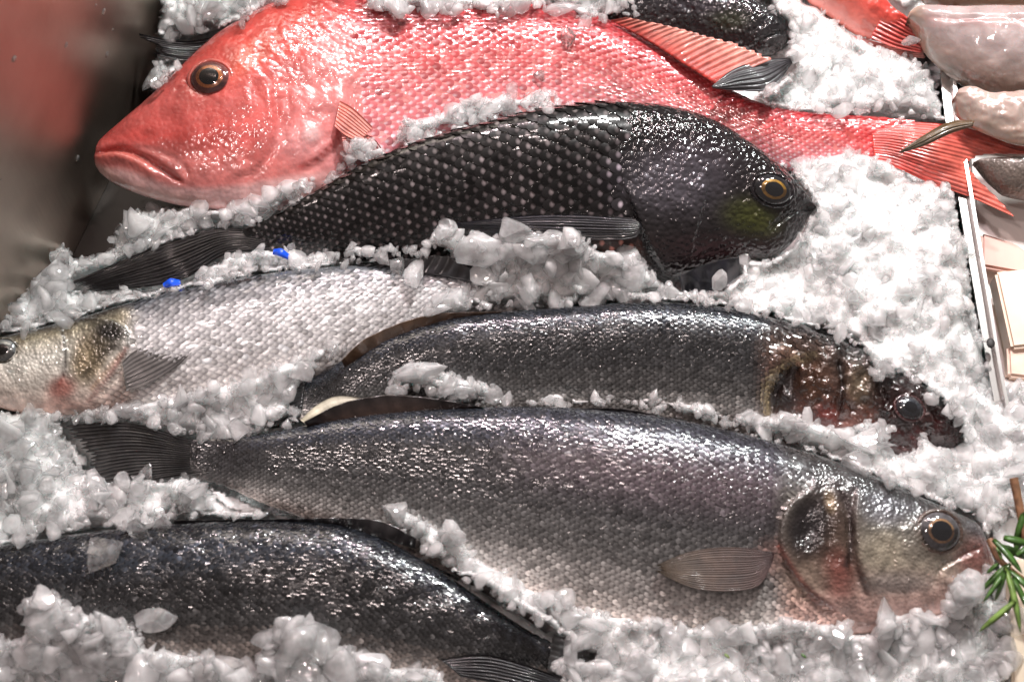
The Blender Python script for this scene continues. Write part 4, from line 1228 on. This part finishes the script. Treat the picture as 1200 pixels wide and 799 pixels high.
def col_pale(px, py, c, u):
    col = lerpc(c, [(-1, (0.36, 0.27, 0.22, 0)), (-0.3, (0.44, 0.36, 0.345, 0)), (0.5, (0.50, 0.41, 0.40, 0)), (1, (0.50, 0.38, 0.36, 0))])
    col = blend(col, 0.5 * line(px, py, [(1085, 22), (1140, 24), (1210, 24)], 3), (0.50, 0.24, 0.22, 0))
    col = blend(col, 0.4 * line(px, py, [(1095, 30), (1140, 30), (1210, 31)], 2), (0.50, 0.30, 0.28, 0))
    col = blend(col, 0.6 * sstep(1092, 1070, px), (0.42, 0.30, 0.20, 0))
    col[..., :3] *= 0.8 * (0.75 + 0.5 * fbm(px / 22, py / 16, 81, 3))[..., None]
    return col


def rel_pale(px, py, c, u):
    return groove(px, py, [(1085, 20), (1140, 21), (1210, 21)], 2.5, 1.0 * MM) + (fbm(px / 22, py / 16, 82, 3) - .5) * 2.5 * MM


p1 = Fish('pale_fillet', 'thick pale pinkish fish piece at the top right, above the steel edge', 'fish piece',
          [(1062, 26), (1066, 15), (1080, 9), (1110, 11), (1160, 12), (1220, 12), (1300, 16)], [(1062, 26), (1076, 44), (1088, 64), (1110, 84), (1145, 106), (1190, 116), (1300, 118)],
          Z(0.018, 0.022, 0.022), Z(0.012, 0.012, 0.012), 0.020, col_pale, rel_pale, M['pale_skin'], 120, 90, group='pale fish pieces', taper=0.0)
p2 = Fish('pale_fillet', 'smaller pale fish piece crossing the snapper tail, just under the thick one', 'fish piece',
          [(1116, 118), (1124, 105), (1140, 103), (1165, 110), (1200, 108), (1300, 104)], [(1116, 118), (1120, 134), (1134, 146), (1165, 160), (1200, 170), (1300, 180)],
          Z(0.028, 0.028, 0.028), Z(0.022, 0.024, 0.026), 0.012, lambda px, py, c, u: blend(col_pale(px, py, c, u), np.full(px.shape, 0.4), (0.46, 0.34, 0.26, 0)), lambda px, py, c, u: (fbm(px / 12, py / 9, 84, 3) - .5) * 3 * MM, M['pale_skin'], 90, 70, group='pale fish pieces', taper=0.0)
p3 = Fish('pale_fillet', 'tan fish piece on the top edge behind the thick pale one', 'fish piece',
          [(1076, -8), (1090, -20), (1140, -26), (1300, -26)], [(1076, -8), (1090, 4), (1140, 9), (1300, 10)],
          Z(0.010, 0.012, 0.012), Z(0.008, 0.008, 0.008), 0.014, lambda px, py, c, u: blend(col_pale(px, py, c, u), np.full(px.shape, 0.6), (0.34, 0.22, 0.13, 0)), lambda px, py, c, u: 0 * px, M['pale_skin'], 60, 50, group='pale fish pieces', taper=0.0)
p2.fin('fin_spine', [(1142, 141), (1112, 143), (1080, 160), (1054, 178)], [(1140, 148), (1115, 156), (1085, 170), (1056, 179)], ((0.034, 0.030), (0.034, 0.030)), 4, (0.13, 0.07, 0.025), (0.07, 0.055, 0.02), jag=0.0, amp=0.4, arch=0.003, label='olive brown pointed fin spine')


def col_grey(px, py, c, u):
    return lerpc(c, [(-1, (0.12, 0.09, 0.075, 0)), (0, (0.17, 0.14, 0.12, 0.1)), (1, (0.30, 0.27, 0.25, 0.1))])


p4 = Fish('grey_fish', 'grey pointed fish snout between the lobes of the red snapper tail', 'fish',
          [(1140, 192), (1150, 187), (1175, 186), (1210, 184), (1290, 180)], [(1140, 192), (1150, 205), (1165, 220), (1190, 232), (1290, 245)],
          Z(0.008, 0.014, 0.018), Z(0.004, 0.002, 0.002), 0.012, col_grey, lambda px, py, c, u: 0 * px, M['bass_skin'], 80, 60, taper=0.0)

# ------------------------------------------------------------------ right tray: steel divider, white board, parcels
M['white_board'] = plain('white_board', (0.80, 0.75, 0.71), 0.35, noise=(12, 0.06))
M['parcel'] = plain('cream_paper', (0.72, 0.58, 0.46), 0.5, coat=0.3, noise=(40, 0.12), bump=0.3)
M['rail'] = plain('polished_steel', (0.72, 0.70, 0.68), 0.22, 1.0, noise=(60, 0.15))
M['dark_slot'] = plain('dark_rubber', (0.02, 0.018, 0.018), 0.6)

bd = prism('white_tray', [P(1120, -60, -0.020), P(1420, -60, -0.020), P(1420, 560, -0.020), P(1168, 560, -0.020)], 0.008, M['white_board'])
tag(bd, 'white plastic tray right of the steel divider', 'tray')
dv = thing('steel_divider', 'narrow steel divider strip standing between the ice and the white tray', 'divider')
def strip(name, pts, w_px, z, depth, mat, parent):
    c = curve(pts, 24)
    L_, R_ = c.copy(), c.copy()
    L_[:, 0] -= w_px / 2; R_[:, 0] += w_px / 2
    A = P(L_[:, 0], L_[:, 1], z); B = P(R_[:, 0], R_[:, 1], z)
    A2, B2 = A.copy(), B.copy(); A2[:, 2] -= depth; B2[:, 2] -= depth
    V = np.stack([A, B, B2, A2], 1).reshape(-1, 3)
    F = grid_faces(24, 4, True)
    f = V[F[0]]
    if np.cross(f[1] - f[0], f[2] - f[0])[2] < 0: F = F[:, ::-1]
    caps = np.array([[0, 1, 2, 3], [92, 93, 94, 95]])
    return np_mesh(name, V, np.vstack([F, caps]), mat, parent, smooth=False)
strip('flange', [(1103, -60), (1110, 100), (1133, 250), (1150, 350), (1166, 440), (1186, 540)], 13, 0.004, 0.0015, M['rail'], dv)
strip('lip', [(1112, -60), (1119, 100), (1142, 250), (1159, 350), (1174, 440), (1195, 540)], 4, 0.0095, 0.03, M['rail'], dv)
strip('web', [(1103, -60), (1110, 100), (1133, 250), (1150, 350), (1166, 440), (1186, 540)], 3, 0.002, 0.046, M['rail'], dv)
rv = P(1161, 402, 0.0115)
np_mesh('rivet', I2[0] * np.array([.0022, .0028, .001]) + rv, I2[1], M['dark_slot'], dv)

def slab(name, px_pts, z, thick, mat, label, cat):
    o = prism(name, [P(a, b, z) for a, b in px_pts], thick, mat, bevel=0.0015)
    return tag(o, label, cat)
slab('paper_parcel', [(1166, 318), (1230, 312), (1260, 400), (1186, 408)], 0.004, 0.016, M['parcel'], 'cream wrapped parcel lying flat on the white tray', 'parcel')
slab('pink_shadow_slab', [(1150, 272), (1190, 284), (1250, 330), (1150, 312)], -0.010, 0.006, plain('pink_shadow', (0.62, 0.36, 0.30), 0.45, noise=(30, 0.15)), 'pinkish shadow beside the steel divider, put in as a coloured sheet', 'painted shadow')  # flat pink slab standing in for a pinkish shadow on the tray
slab('folded_paper', [(1180, 404), (1240, 398), (1260, 450), (1182, 440)], 0.000, 0.010, plain('beige_paper', (0.62, 0.45, 0.36), 0.45, noise=(50, 0.25), bump=0.8), 'crumpled beige paper near the ice, below the cream parcel', 'paper')

# ------------------------------------------------------------------ wooden strip at the right edge
wood = prism('wooden_strip', [P(1184, 655, 0.010), P(1240, 655, 0.010), P(1250, 860, 0.010), P(1187, 860, 0.010)], 0.012, plain('pale_wood', (0.62, 0.52, 0.40), 0.55, noise=(25, 0.12), bump=0.2), bevel=0.001)
tag(wood, 'pale wooden strip at the right edge under the rosemary', 'wooden strip')

# ------------------------------------------------------------------ ice
ALLVIS = [RED_VIS, BLK_VIS, SIL_VIS, MID_VIS, BIG_VIS, LOW_VIS, RT_VIS, GAP_LEFT, GAP_RIGHT,
          [(144, 30), (180, 45), (225, 42), (262, 34), (285, 24), (300, 60), (280, 72), (215, 74), (170, 66), (150, 52)],
          [(738, -40), (742, 12), (780, 30), (830, 50), (880, 62), (905, 66), (928, 45), (922, 28), (905, 12), (890, -40)],
          [(1150, 640), (1162, 655), (1166, 700), (1240, 740), (1240, 620), (1186, 600)],
          [(1183, 680), (1240, 680), (1260, 900), (1187, 900)],
          [(-20, 694), (8, 694), (22, 712), (20, 736), (4, 744), (-20, 744)],
          [(355, 486), (378, 466), (400, 462), (428, 468), (424, 474), (390, 486), (365, 494)]]
S3 = 2
gx = np.arange(-240, 1440 + 1, S3); gy = np.arange(-160, 940 + 1, S3)
GX, GY = np.meshgrid(gx, gy, indexing='ij')
JX = GX + (fbm(GX / 16, GY / 16, 91, 3) - .5) * 16
JY = GY + (fbm(GX / 16, GY / 16, 92, 3) - .5) * 16
VIS = np.zeros(GX.shape, bool)
for poly in ALLVIS:
    VIS |= inside(JX, JY, poly)
zf = np.full(GX.shape, -1.0)
for (a, b), z in ZMAP.items():
    i0, j0 = int(math.ceil((a * 3 - gx[0]) / S3)), int(math.ceil((b * 3 - gy[0]) / S3))
    for i in (i0, i0 + 1):
        for j in (j0, j0 + 1):
            if 0 <= i < zf.shape[0] and 0 <= j < zf.shape[1]:
                zf[i, j] = max(zf[i, j], z)
# close pinholes of the splat
for _ in range(2):
    p = np.pad(zf, 1, mode='edge')
    nb = np.max([p[a:a + zf.shape[0], b:b + zf.shape[1]] for a in range(3) for b in range(3)], 0)
    zf = np.where(zf < -0.5, nb, zf)
base = 0.006 + 0.016 * (fbm(GX / 90, GY / 90, 95, 2) - .5) + 0.012 * (fbm(GX / 26, GY / 26, 96, 3) - .5)
base = base + 0.0
base += 0.012 * ell(GX, GY, 1050, 330, 110, 130, 0, 3)              # the heap at the right
base += 0.006 * ell(GX, GY, 640, 320, 120, 30, 5, 3)
base += 0.010 * ell(GX, GY, 300, 10, 160, 30, 0, 3)
hf = np.maximum(base, zf + 0.0035 + 0.006 * (fbm(GX / 12, GY / 12, 97, 2) - 0.3))
lowz = np.where(zf > -0.5, np.minimum(zf - 0.030, -0.018), base - 0.004)
gap = inside(JX, JY, GAP_LEFT) | inside(JX, JY, GAP_RIGHT)
lowz = np.where(gap & ~(zf > 9), STEEL_Z - 0.01, lowz)
hf = np.where(VIS, lowz, hf)
def packed(X, Y, cell, seed, tilt, hh, curv):
    """relief of broken pieces packed side by side: the tallest of the nearest tilted domes"""
    cx, cy_ = np.floor(X / cell).astype(np.int64), np.floor(Y / cell).astype(np.int64)
    r_ = np.random.default_rng(seed)
    T = r_.random((128, 128, 6))
    best = np.full(X.shape, -1e9)
    for a in (-1, 0, 1):
        for b in (-1, 0, 1):
            t = T[(cx + a) % 128, (cy_ + b) % 128]
            sx, sy = (cx + a + t[..., 0]) * cell, (cy_ + b + t[..., 1]) * cell
            dx, dy = (X - sx) / cell, (Y - sy) / cell
            an = t[..., 5] * 6.28
            u_, v_ = dx * np.cos(an) + dy * np.sin(an), (-dx * np.sin(an) + dy * np.cos(an)) * 1.35
            h_ = hh * t[..., 2] + tilt * ((t[..., 3] - .5) * dx + (t[..., 4] - .5) * dy) - curv * (u_ * u_ + v_ * v_) ** 1.5
            best = np.maximum(best, h_)
    return best


wx = GX + (fbm(GX / 7, GY / 7, 101, 2) - .5) * 5
wy = GY + (fbm(GX / 7, GY / 7, 102, 2) - .5) * 5
pk = packed(wx, wy, 19.0, 5, 5.0 * MM, 4.0 * MM, 3.0 * MM) + packed(wx, wy, 8.5, 6, 1.6 * MM, 1.8 * MM, 1.2 * MM)
hf = np.where(VIS, hf, hf + pk)
# soften the rim a little
for _ in range(1):
    p = np.pad(hf, 1, mode='edge')
    av = sum(p[a:a + hf.shape[0], b:b + hf.shape[1]] for a in range(3) for b in range(3)) / 9
    hf = np.where(VIS, hf, av * 0.6 + hf * 0.4)
w = VIS.astype(float)
for _ in range(3):
    for ax in (0, 1):
        cs = np.cumsum(np.pad(w, [(4, 4) if k == ax else (0, 0) for k in (0, 1)], mode='edge'), axis=ax)
        sl_a = [slice(None)] * 2; sl_b = [slice(None)] * 2
        sl_a[ax] = slice(8, None); sl_b[ax] = slice(0, -8)
        w = (cs[tuple(sl_a)] - cs[tuple(sl_b)]) / 8
near = sstep(0.03, 0.45, w)
near_w = near
bedz = np.where(VIS, hf, hf - near * (0.008 + 0.006 * vnoise(GX / 12, GY / 12, 103)))
HX = P(GX, GY, bedz).reshape(-1, 3)
bed = np_mesh('ice_bed', HX, grid_faces(len(gx), len(gy))[:, ::-1], M['ice'], col=np.ones((len(HX), 4)))
bed['kind'] = 'structure'
f = HX[grid_faces(len(gx), len(gy))[1000]]


def chunk_shape(v, rr, planes=11, depth=(0.42, 0.85)):
    v = v.copy()
    for _ in range(planes):
        n_ = np.array([rr.gauss(0, 1) for _ in range(3)]); n_ /= np.linalg.norm(n_)
        d = rr.uniform(*depth)
        ex = np.maximum(0, v @ n_ - d)
        v -= np.outer(ex, n_)
    ph = rr.uniform(0, 50)
    v = v / np.abs(v).max() * 1.0
    v *= (1 + 0.16 * (vnoise(v[:, 0] * 2.1 + ph, v[:, 1] * 2.1 + v[:, 2] * 1.7, 3) - .5))[:, None]
    return v


def rot_np(rr):
    e = Euler((rr.uniform(0, 6.3), rr.uniform(0, 6.3), rr.uniform(0, 6.3)))
    return np.array(e.to_matrix())


def H_at(x, y):
    i = int(round((x - gx[0]) / S3)); j = int(round((y - gy[0]) / S3))
    i = min(max(i, 0), len(gx) - 1); j = min(max(j, 0), len(gy) - 1)
    return hf[i, j], VIS[i, j]


rr = random.Random(5)
T2 = [chunk_shape(I2[0], rr, 11, (0.32, 0.75)) for _ in range(12)] + [chunk_shape(I2[0], rr, 9, (0.15, 0.55)) for _ in range(18)]
T1 = [chunk_shape(I1[0], rr, 5) for _ in range(20)]


def pile(name, count, smin, smax, tmpl, faces, seed, mat, pw=2.0, sink=0.25, size_fn=None, label='', rim=False):
    r2 = random.Random(seed)
    VV, FF, CC = [], [], []
    k = 0; tries = 0
    while k < count and tries < count * (40 if rim else 6):
        tries += 1
        x, y = r2.uniform(-120, 1320), r2.uniform(-100, 900)
        out = not (-10 < x < 1210 and -10 < y < 810)
        if out and r2.random() < 0.6:
            continue
        h, v = H_at(x, y)
        if v or (rim and not (0.06 < near_at(x, y) and -10 < x < 1210 and -10 < y < 810)):
            continue
        s = smin + (smax - smin) * r2.random() ** pw
        if size_fn: s *= size_fn(x, y, r2)
        # keep big pieces from hiding the fish at the rim
        e = s * 0.75
        lim = sum(H_at(x + a * e, y + b * e)[1] for a, b in ((1, 0), (-1, 0), (0, 1), (0, -1)))
        if lim > 1: s *= 0.55
        R_ = s * PX
        A = np.diag([r2.uniform(0.65, 1.4), r2.uniform(0.6, 1.15), r2.uniform(0.5, 0.9)])
        t = tmpl[r2.randrange(len(tmpl))] @ rot_np(r2).T @ A.T @ np.array(Matrix.Rotation(r2.uniform(0, 6.3), 3, 'Z')).T
        c = P(x, y, h + R_ * (0.45 - sink))
        VV.append(t * R_ + c); FF.append(faces + k * len(t))
        cl = r2.random()
        CC.append(np.full(len(t), min(1.0, 0.55 + cl * 0.6)))
        k += 1
    V_ = np.vstack(VV); a = np.ones((len(V_), 4)); a[:, 3] = np.concatenate(CC)
    o = np_mesh(name, V_, np.vstack(FF), mat, col=a, smooth=(len(tmpl[0]) < 100))
    o['kind'] = 'stuff'; o['label'] = label; o['category'] = 'crushed ice'
    return o


def near_at(x, y):
    i = int(round((x - gx[0]) / S3)); j = int(round((y - gy[0]) / S3))
    if not (0 <= i < len(gx) and 0 <= j < len(gy)): return 0
    return near[i, j]


def sizes(x, y, r):
    s = 1.0
    if x > 780 and y < 460: s *= 0.72
    if x < 420 and y > 640: s *= 1.35
    if 480 < x < 780 and 250 < y < 350: s *= 1.2
    return s


pile('ice_chunks', 3200, 6, 23, T2, I2[1], 21, M['chunk'], 2.0, 0.15, sizes, 'loose pile of rounded melting ice chunks packed around the fish')
pile('ice_crumbs', 3000, 2.0, 5.5, T1, I1[1], 22, M['chunk'], 1.3, 0.05, None, 'fine glittering ice crumbs strewn over the ice pile')


pile('ice_shards', 1100, 3.5, 9, T2, I2[1], 23, M['chunk'], 1.5, 0.1, None, 'small ice shards scattered where the ice meets the fish', rim=True)


def fish_z(x, y):
    best = None
    i = int(x // 3); j = int(y // 3)
    return max(ZMAP.get((i + a, j + b), -0.02) for a in (-1, 0, 1) for b in (-1, 0, 1))


ICE_LUMPS = [
    (118, 652, 24, 19, 'clear ice lump lying alone on the blue back of the lowest sea bass', .9),
    (486, 318, 13, 22, 'upright oval ice piece on the silver sea bass beside its dark dorsal fin', .35),
    (464, 312, 10, 13, 'small grey ice piece left of the upright oval one on the silver bass', .9),
    (526, 352, 22, 17, 'cloudy ice lump over the right end of the silver bass scales', .3),
    (170, 557, 9, 14, 'clear pointed ice drop standing below the fan tail of the big bass', 1.),
    (146, 566, 12, 13, 'small clear ice bit left of the pointed drop under the fan tail', .6),
    (160, 618, 16, 13, 'sparkling ice lump between the fan tail and the lowest fish', .9),
    (191, 613, 14, 10, 'glassy ice piece at the left end of the lowest dorsal fin', .9),
    (1040, 727, 13, 25, 'finger shaped ice piece standing under the cheek of the big bass', .5),
    (1128, 694, 24, 27, 'large blocky ice piece in front of the big bass mouth beside the rosemary', .5),
    (1012, 518, 24, 17, 'flat pale ice block just below the bloody gill', .2),
    (1036, 434, 14, 12, 'clear ice piece wedged in the notch above the bloody head', .8),
    (1117, 474, 14, 11, 'clear ice piece touching the snout of the bloody headed bass', .9),
    (488, 440, 36, 15, 'long ice piece lying on the tail end of the bass with bloody head', .4),
    (538, 455, 18, 11, 'flat clear ice piece right of the long one on the same fish', .8),
    (733, 305, 22, 15, 'faceted ice piece against the black gill flap', .4),
    (663, 42, 13, 14, 'clear ice piece resting on the scales of the red snapper', 1.),
    (632, 90, 8, 8, 'small clear water bead on the flank of the red snapper', 1.),
    (841, 327, 11, 12, 'small ice piece on the dark membrane under the black bass chin', .4),
    (873, 306, 12, 10, 'ice piece touching the chin of the black bass', .5),
    (1067, 47, 12, 8, 'small clear ice piece between the red tail and the pale fish piece', .8),
    (462, 602, 15, 14, 'cloudy ice lump at the end of the lowest first dorsal fin', .5),
    (528, 630, 17, 12, 'round pale ice piece on the lower flank of the big bass', .4),
    (600, 268, 24, 16, 'large wedge of ice leaning on the pectoral fin of the black bass', .5),
    (523, 272, 14, 14, 'tall ice piece before the tip of the black pectoral fin', .6),
    (560, 284, 16, 15, 'ice piece second right of the black fin tip', .5),
    (645, 283, 20, 13, 'flat topped ice piece under the black pectoral fin', .5),
    (675, 284, 10, 11, 'little squared ice piece right of the flat topped one', .6),
    (72, 302, 14, 20, 'hollow looking clear ice piece leaning on the steel wall corner', .9),
    (408, 615, 0, 0, '', 0),
    (350, 745, 20, 26, 'tall icy lump overlapping the belly of the lowest fish', .4),
    (180, 725, 26, 14, 'slanting flat ice sheet over the lowest fish belly', .6),
    (45, 705, 22, 18, 'cloudy ice lump right of the dark fin at the left edge', .3),
]
for (x, y, rx, ry, lab, cl) in ICE_LUMPS:
    if not rx: continue
    r3 = random.Random(int(x * 7 + y))
    z = max(H_at(x, y)[0], fish_z(x, y) + 0.001)
    sh = chunk_shape(I3[0], r3, 13, (0.3, 0.8))
    sh = sh @ rot_np(r3).T
    sh = sh / np.abs(sh).max(0)
    rz = min(rx, ry) * 0.75
    R_ = np.array([rx, ry / math.cos(TAU), rz]) * PX
    a = np.ones((len(sh), 4)); a[:, 3] = 0.6 + 0.4 * cl
    c = P(x, y, z + rz * PX * 0.45)
    o = np_mesh('ice_piece', sh * R_, I3[1], M['clear'] if cl > .35 else M['chunk'], col=a, smooth=False)
    o.location = c
    tag(o, lab, 'ice', 'distinct ice pieces on and beside the fish')

# ------------------------------------------------------------------ blue tags
M['blue'] = plain('blue_plastic', (0.01, 0.09, 0.75), 0.3, coat=0.5)
for (x, y, ang, lab) in ((329, 297, 20, 'scrap of blue plastic tag by the tail stem of the black bass'), (201, 332, -12, 'scrap of blue plastic tag under the tail fan of the black bass')):
    c = P(x, y, max(fish_z(x, y), H_at(x, y)[0]) + 0.003)
    nn = 7; V = []
    for i in range(nn):
        t = i / (nn - 1) - .5
        for w_, zz in ((-1, 0), (1, 0), (1, -1), (-1, -1)):
            X_ = t * 0.0088; Y_ = w_ * 0.0019 * (1 - abs(t) * .8); Zz = 0.0016 * math.cos(t * 5) + zz * 0.0005 + 0.0007 * w_
            a = math.radians(ang)
            V.append((X_ * math.cos(a) + Y_ * math.sin(a), -X_ * math.sin(a) + Y_ * math.cos(a), Zz))
    F = np.vstack([grid_faces(nn, 4, True), [[0, 1, 2, 3], [4 * nn - 1, 4 * nn - 2, 4 * nn - 3, 4 * nn - 4]]])
    o = np_mesh('plastic_tag', np.array(V), F, M['blue']); o.location = c
    tag(o, lab, 'plastic tag', 'blue plastic tags')

# ------------------------------------------------------------------ rosemary sprig
M['leaf'] = plain('rosemary_leaf', (0.045, 0.11, 0.02), 0.35, coat=0.35, noise=(250, 0.5))
M['leaf2'] = plain('rosemary_leaf_light', (0.16, 0.26, 0.06), 0.4, coat=0.2, noise=(250, 0.4))
M['stem'] = plain('woody_stem', (0.20, 0.10, 0.05), 0.6, noise=(300, 0.4), bump=0.5)


def tube(name, pts, r0, r1, mat, parent, k=8):
    c = curve([tuple(p) for p in pts], 16)
    V = []
    for i in range(16):
        d = c[min(i + 1, 15)] - c[max(i - 1, 0)]; d /= np.linalg.norm(d)
        s_ = np.cross(d, [0, 0, 1.0]); s_ /= np.linalg.norm(s_) + 1e-9; n_ = np.cross(s_, d)
        r = r0 + (r1 - r0) * i / 15
        for q_ in range(k):
            a = 2 * math.pi * q_ / k
            V.append(c[i] + s_ * math.cos(a) * r + n_ * math.sin(a) * r)
    V += [c[0], c[-1]]
    F = grid_faces(16, k, True)
    o = np_mesh(name, np.array(V), F, mat, parent)
    return o


def leaf(x0, y0, x1, y1, z0, z1, w, mat, parent):
    a, b = P(x0, y0, z0), P(x1, y1, z1)
    n = 9
    d = b - a; L_ = np.linalg.norm(d); d = d / L_
    s_ = np.cross(d, [0, 0, 1.0]); s_ /= np.linalg.norm(s_); n_ = np.cross(s_, d)
    V = []
    for i in range(n):
        t = i / (n - 1)
        ww = w * PX * (math.sin(math.pi * min(1, t * .86 + .14)) ** 0.6 + 0.05)
        c = a + d * L_ * t + n_ * (0.10 * L_ * math.sin(math.pi * t))
        V += [c - s_ * ww, c - n_ * ww * .35, c + s_ * ww, c + n_ * ww * .15]
    F = grid_faces(n, 4, True)
    return np_mesh('leaf', np.array(V), np.vstack([F, [[0, 1, 2, 3], [4 * n - 4, 4 * n - 3, 4 * n - 2, 4 * n - 1]]]), mat, parent)


ros = thing('rosemary_sprig', 'green rosemary sprig with brown woody stem by the big bass mouth', 'herb')
tube('stem', [P(1188, 560, 0.045), P(1196, 600, 0.04), P(1206, 650, 0.035), P(1215, 700, 0.03)], 0.0022, 0.0020, M['stem'], ros)
tube('stem', [P(1160, 632, 0.032), P(1168, 650, 0.034), P(1180, 664, 0.034), P(1215, 690, 0.03)], 0.0018, 0.0012, M['stem'], ros)
LV = [(1180, 662, 1148, 694, 3.4, 0), (1184, 660, 1152, 706, 3.0, 0), (1178, 664, 1196, 742, 3.6, 1), (1190, 704, 1147, 740, 3.4, 1), (1172, 640, 1205, 655, 4.5, 0), (1164, 632, 1198, 672, 4.0, 0), (1176, 630, 1210, 640, 4.5, 0),
      (1200, 600, 1188, 640, 4.2, 0), (1206, 615, 1184, 655, 3.6, 0), (1182, 668, 1215, 700, 3.6, 0), (1186, 676, 1205, 716, 3.4, 0), (1178, 668, 1166, 704, 3.0, 0), (1174, 655, 1160, 630, 2.2, 1), (1195, 690, 1214, 742, 3.2, 0), (1170, 660, 1156, 672, 2.4, 0), (1192, 650, 1226, 628, 4.0, 0), (1188, 690, 1180, 720, 2.6, 0)]
for i, (a, b, c, d, w, k) in enumerate(LV):
    leaf(a, b, c, d, 0.036 + 0.002 * (i % 4), 0.030 + 0.003 * ((i * 3) % 4), w, M['leaf2'] if k else M['leaf'], ros)
# crumbs of herb on the ice
for (x, y, a, lab) in ((852, 768, 1, 'tiny bright green herb crumb on the ice below the big bass'), (942, 768, 0, 'tiny dark green herb crumb further right on the ice below the big bass')):
    h = H_at(x, y)[0] + 0.010
    o = leaf(x - 3, y - 2, x + 3, y + 3, h, h, 1.6, M['leaf2'] if a else M['leaf'], None)
    o.name = 'herb_crumb'
    tag(o, lab, 'herb crumb')
tot = sum(len(o.data.polygons) * (1 if len(o.data.polygons) and o.data.polygons[0].loop_total == 3 else 2) for o in bpy.data.objects if o.type == 'MESH')
print('triangles', tot, 'objects', len(bpy.data.objects))
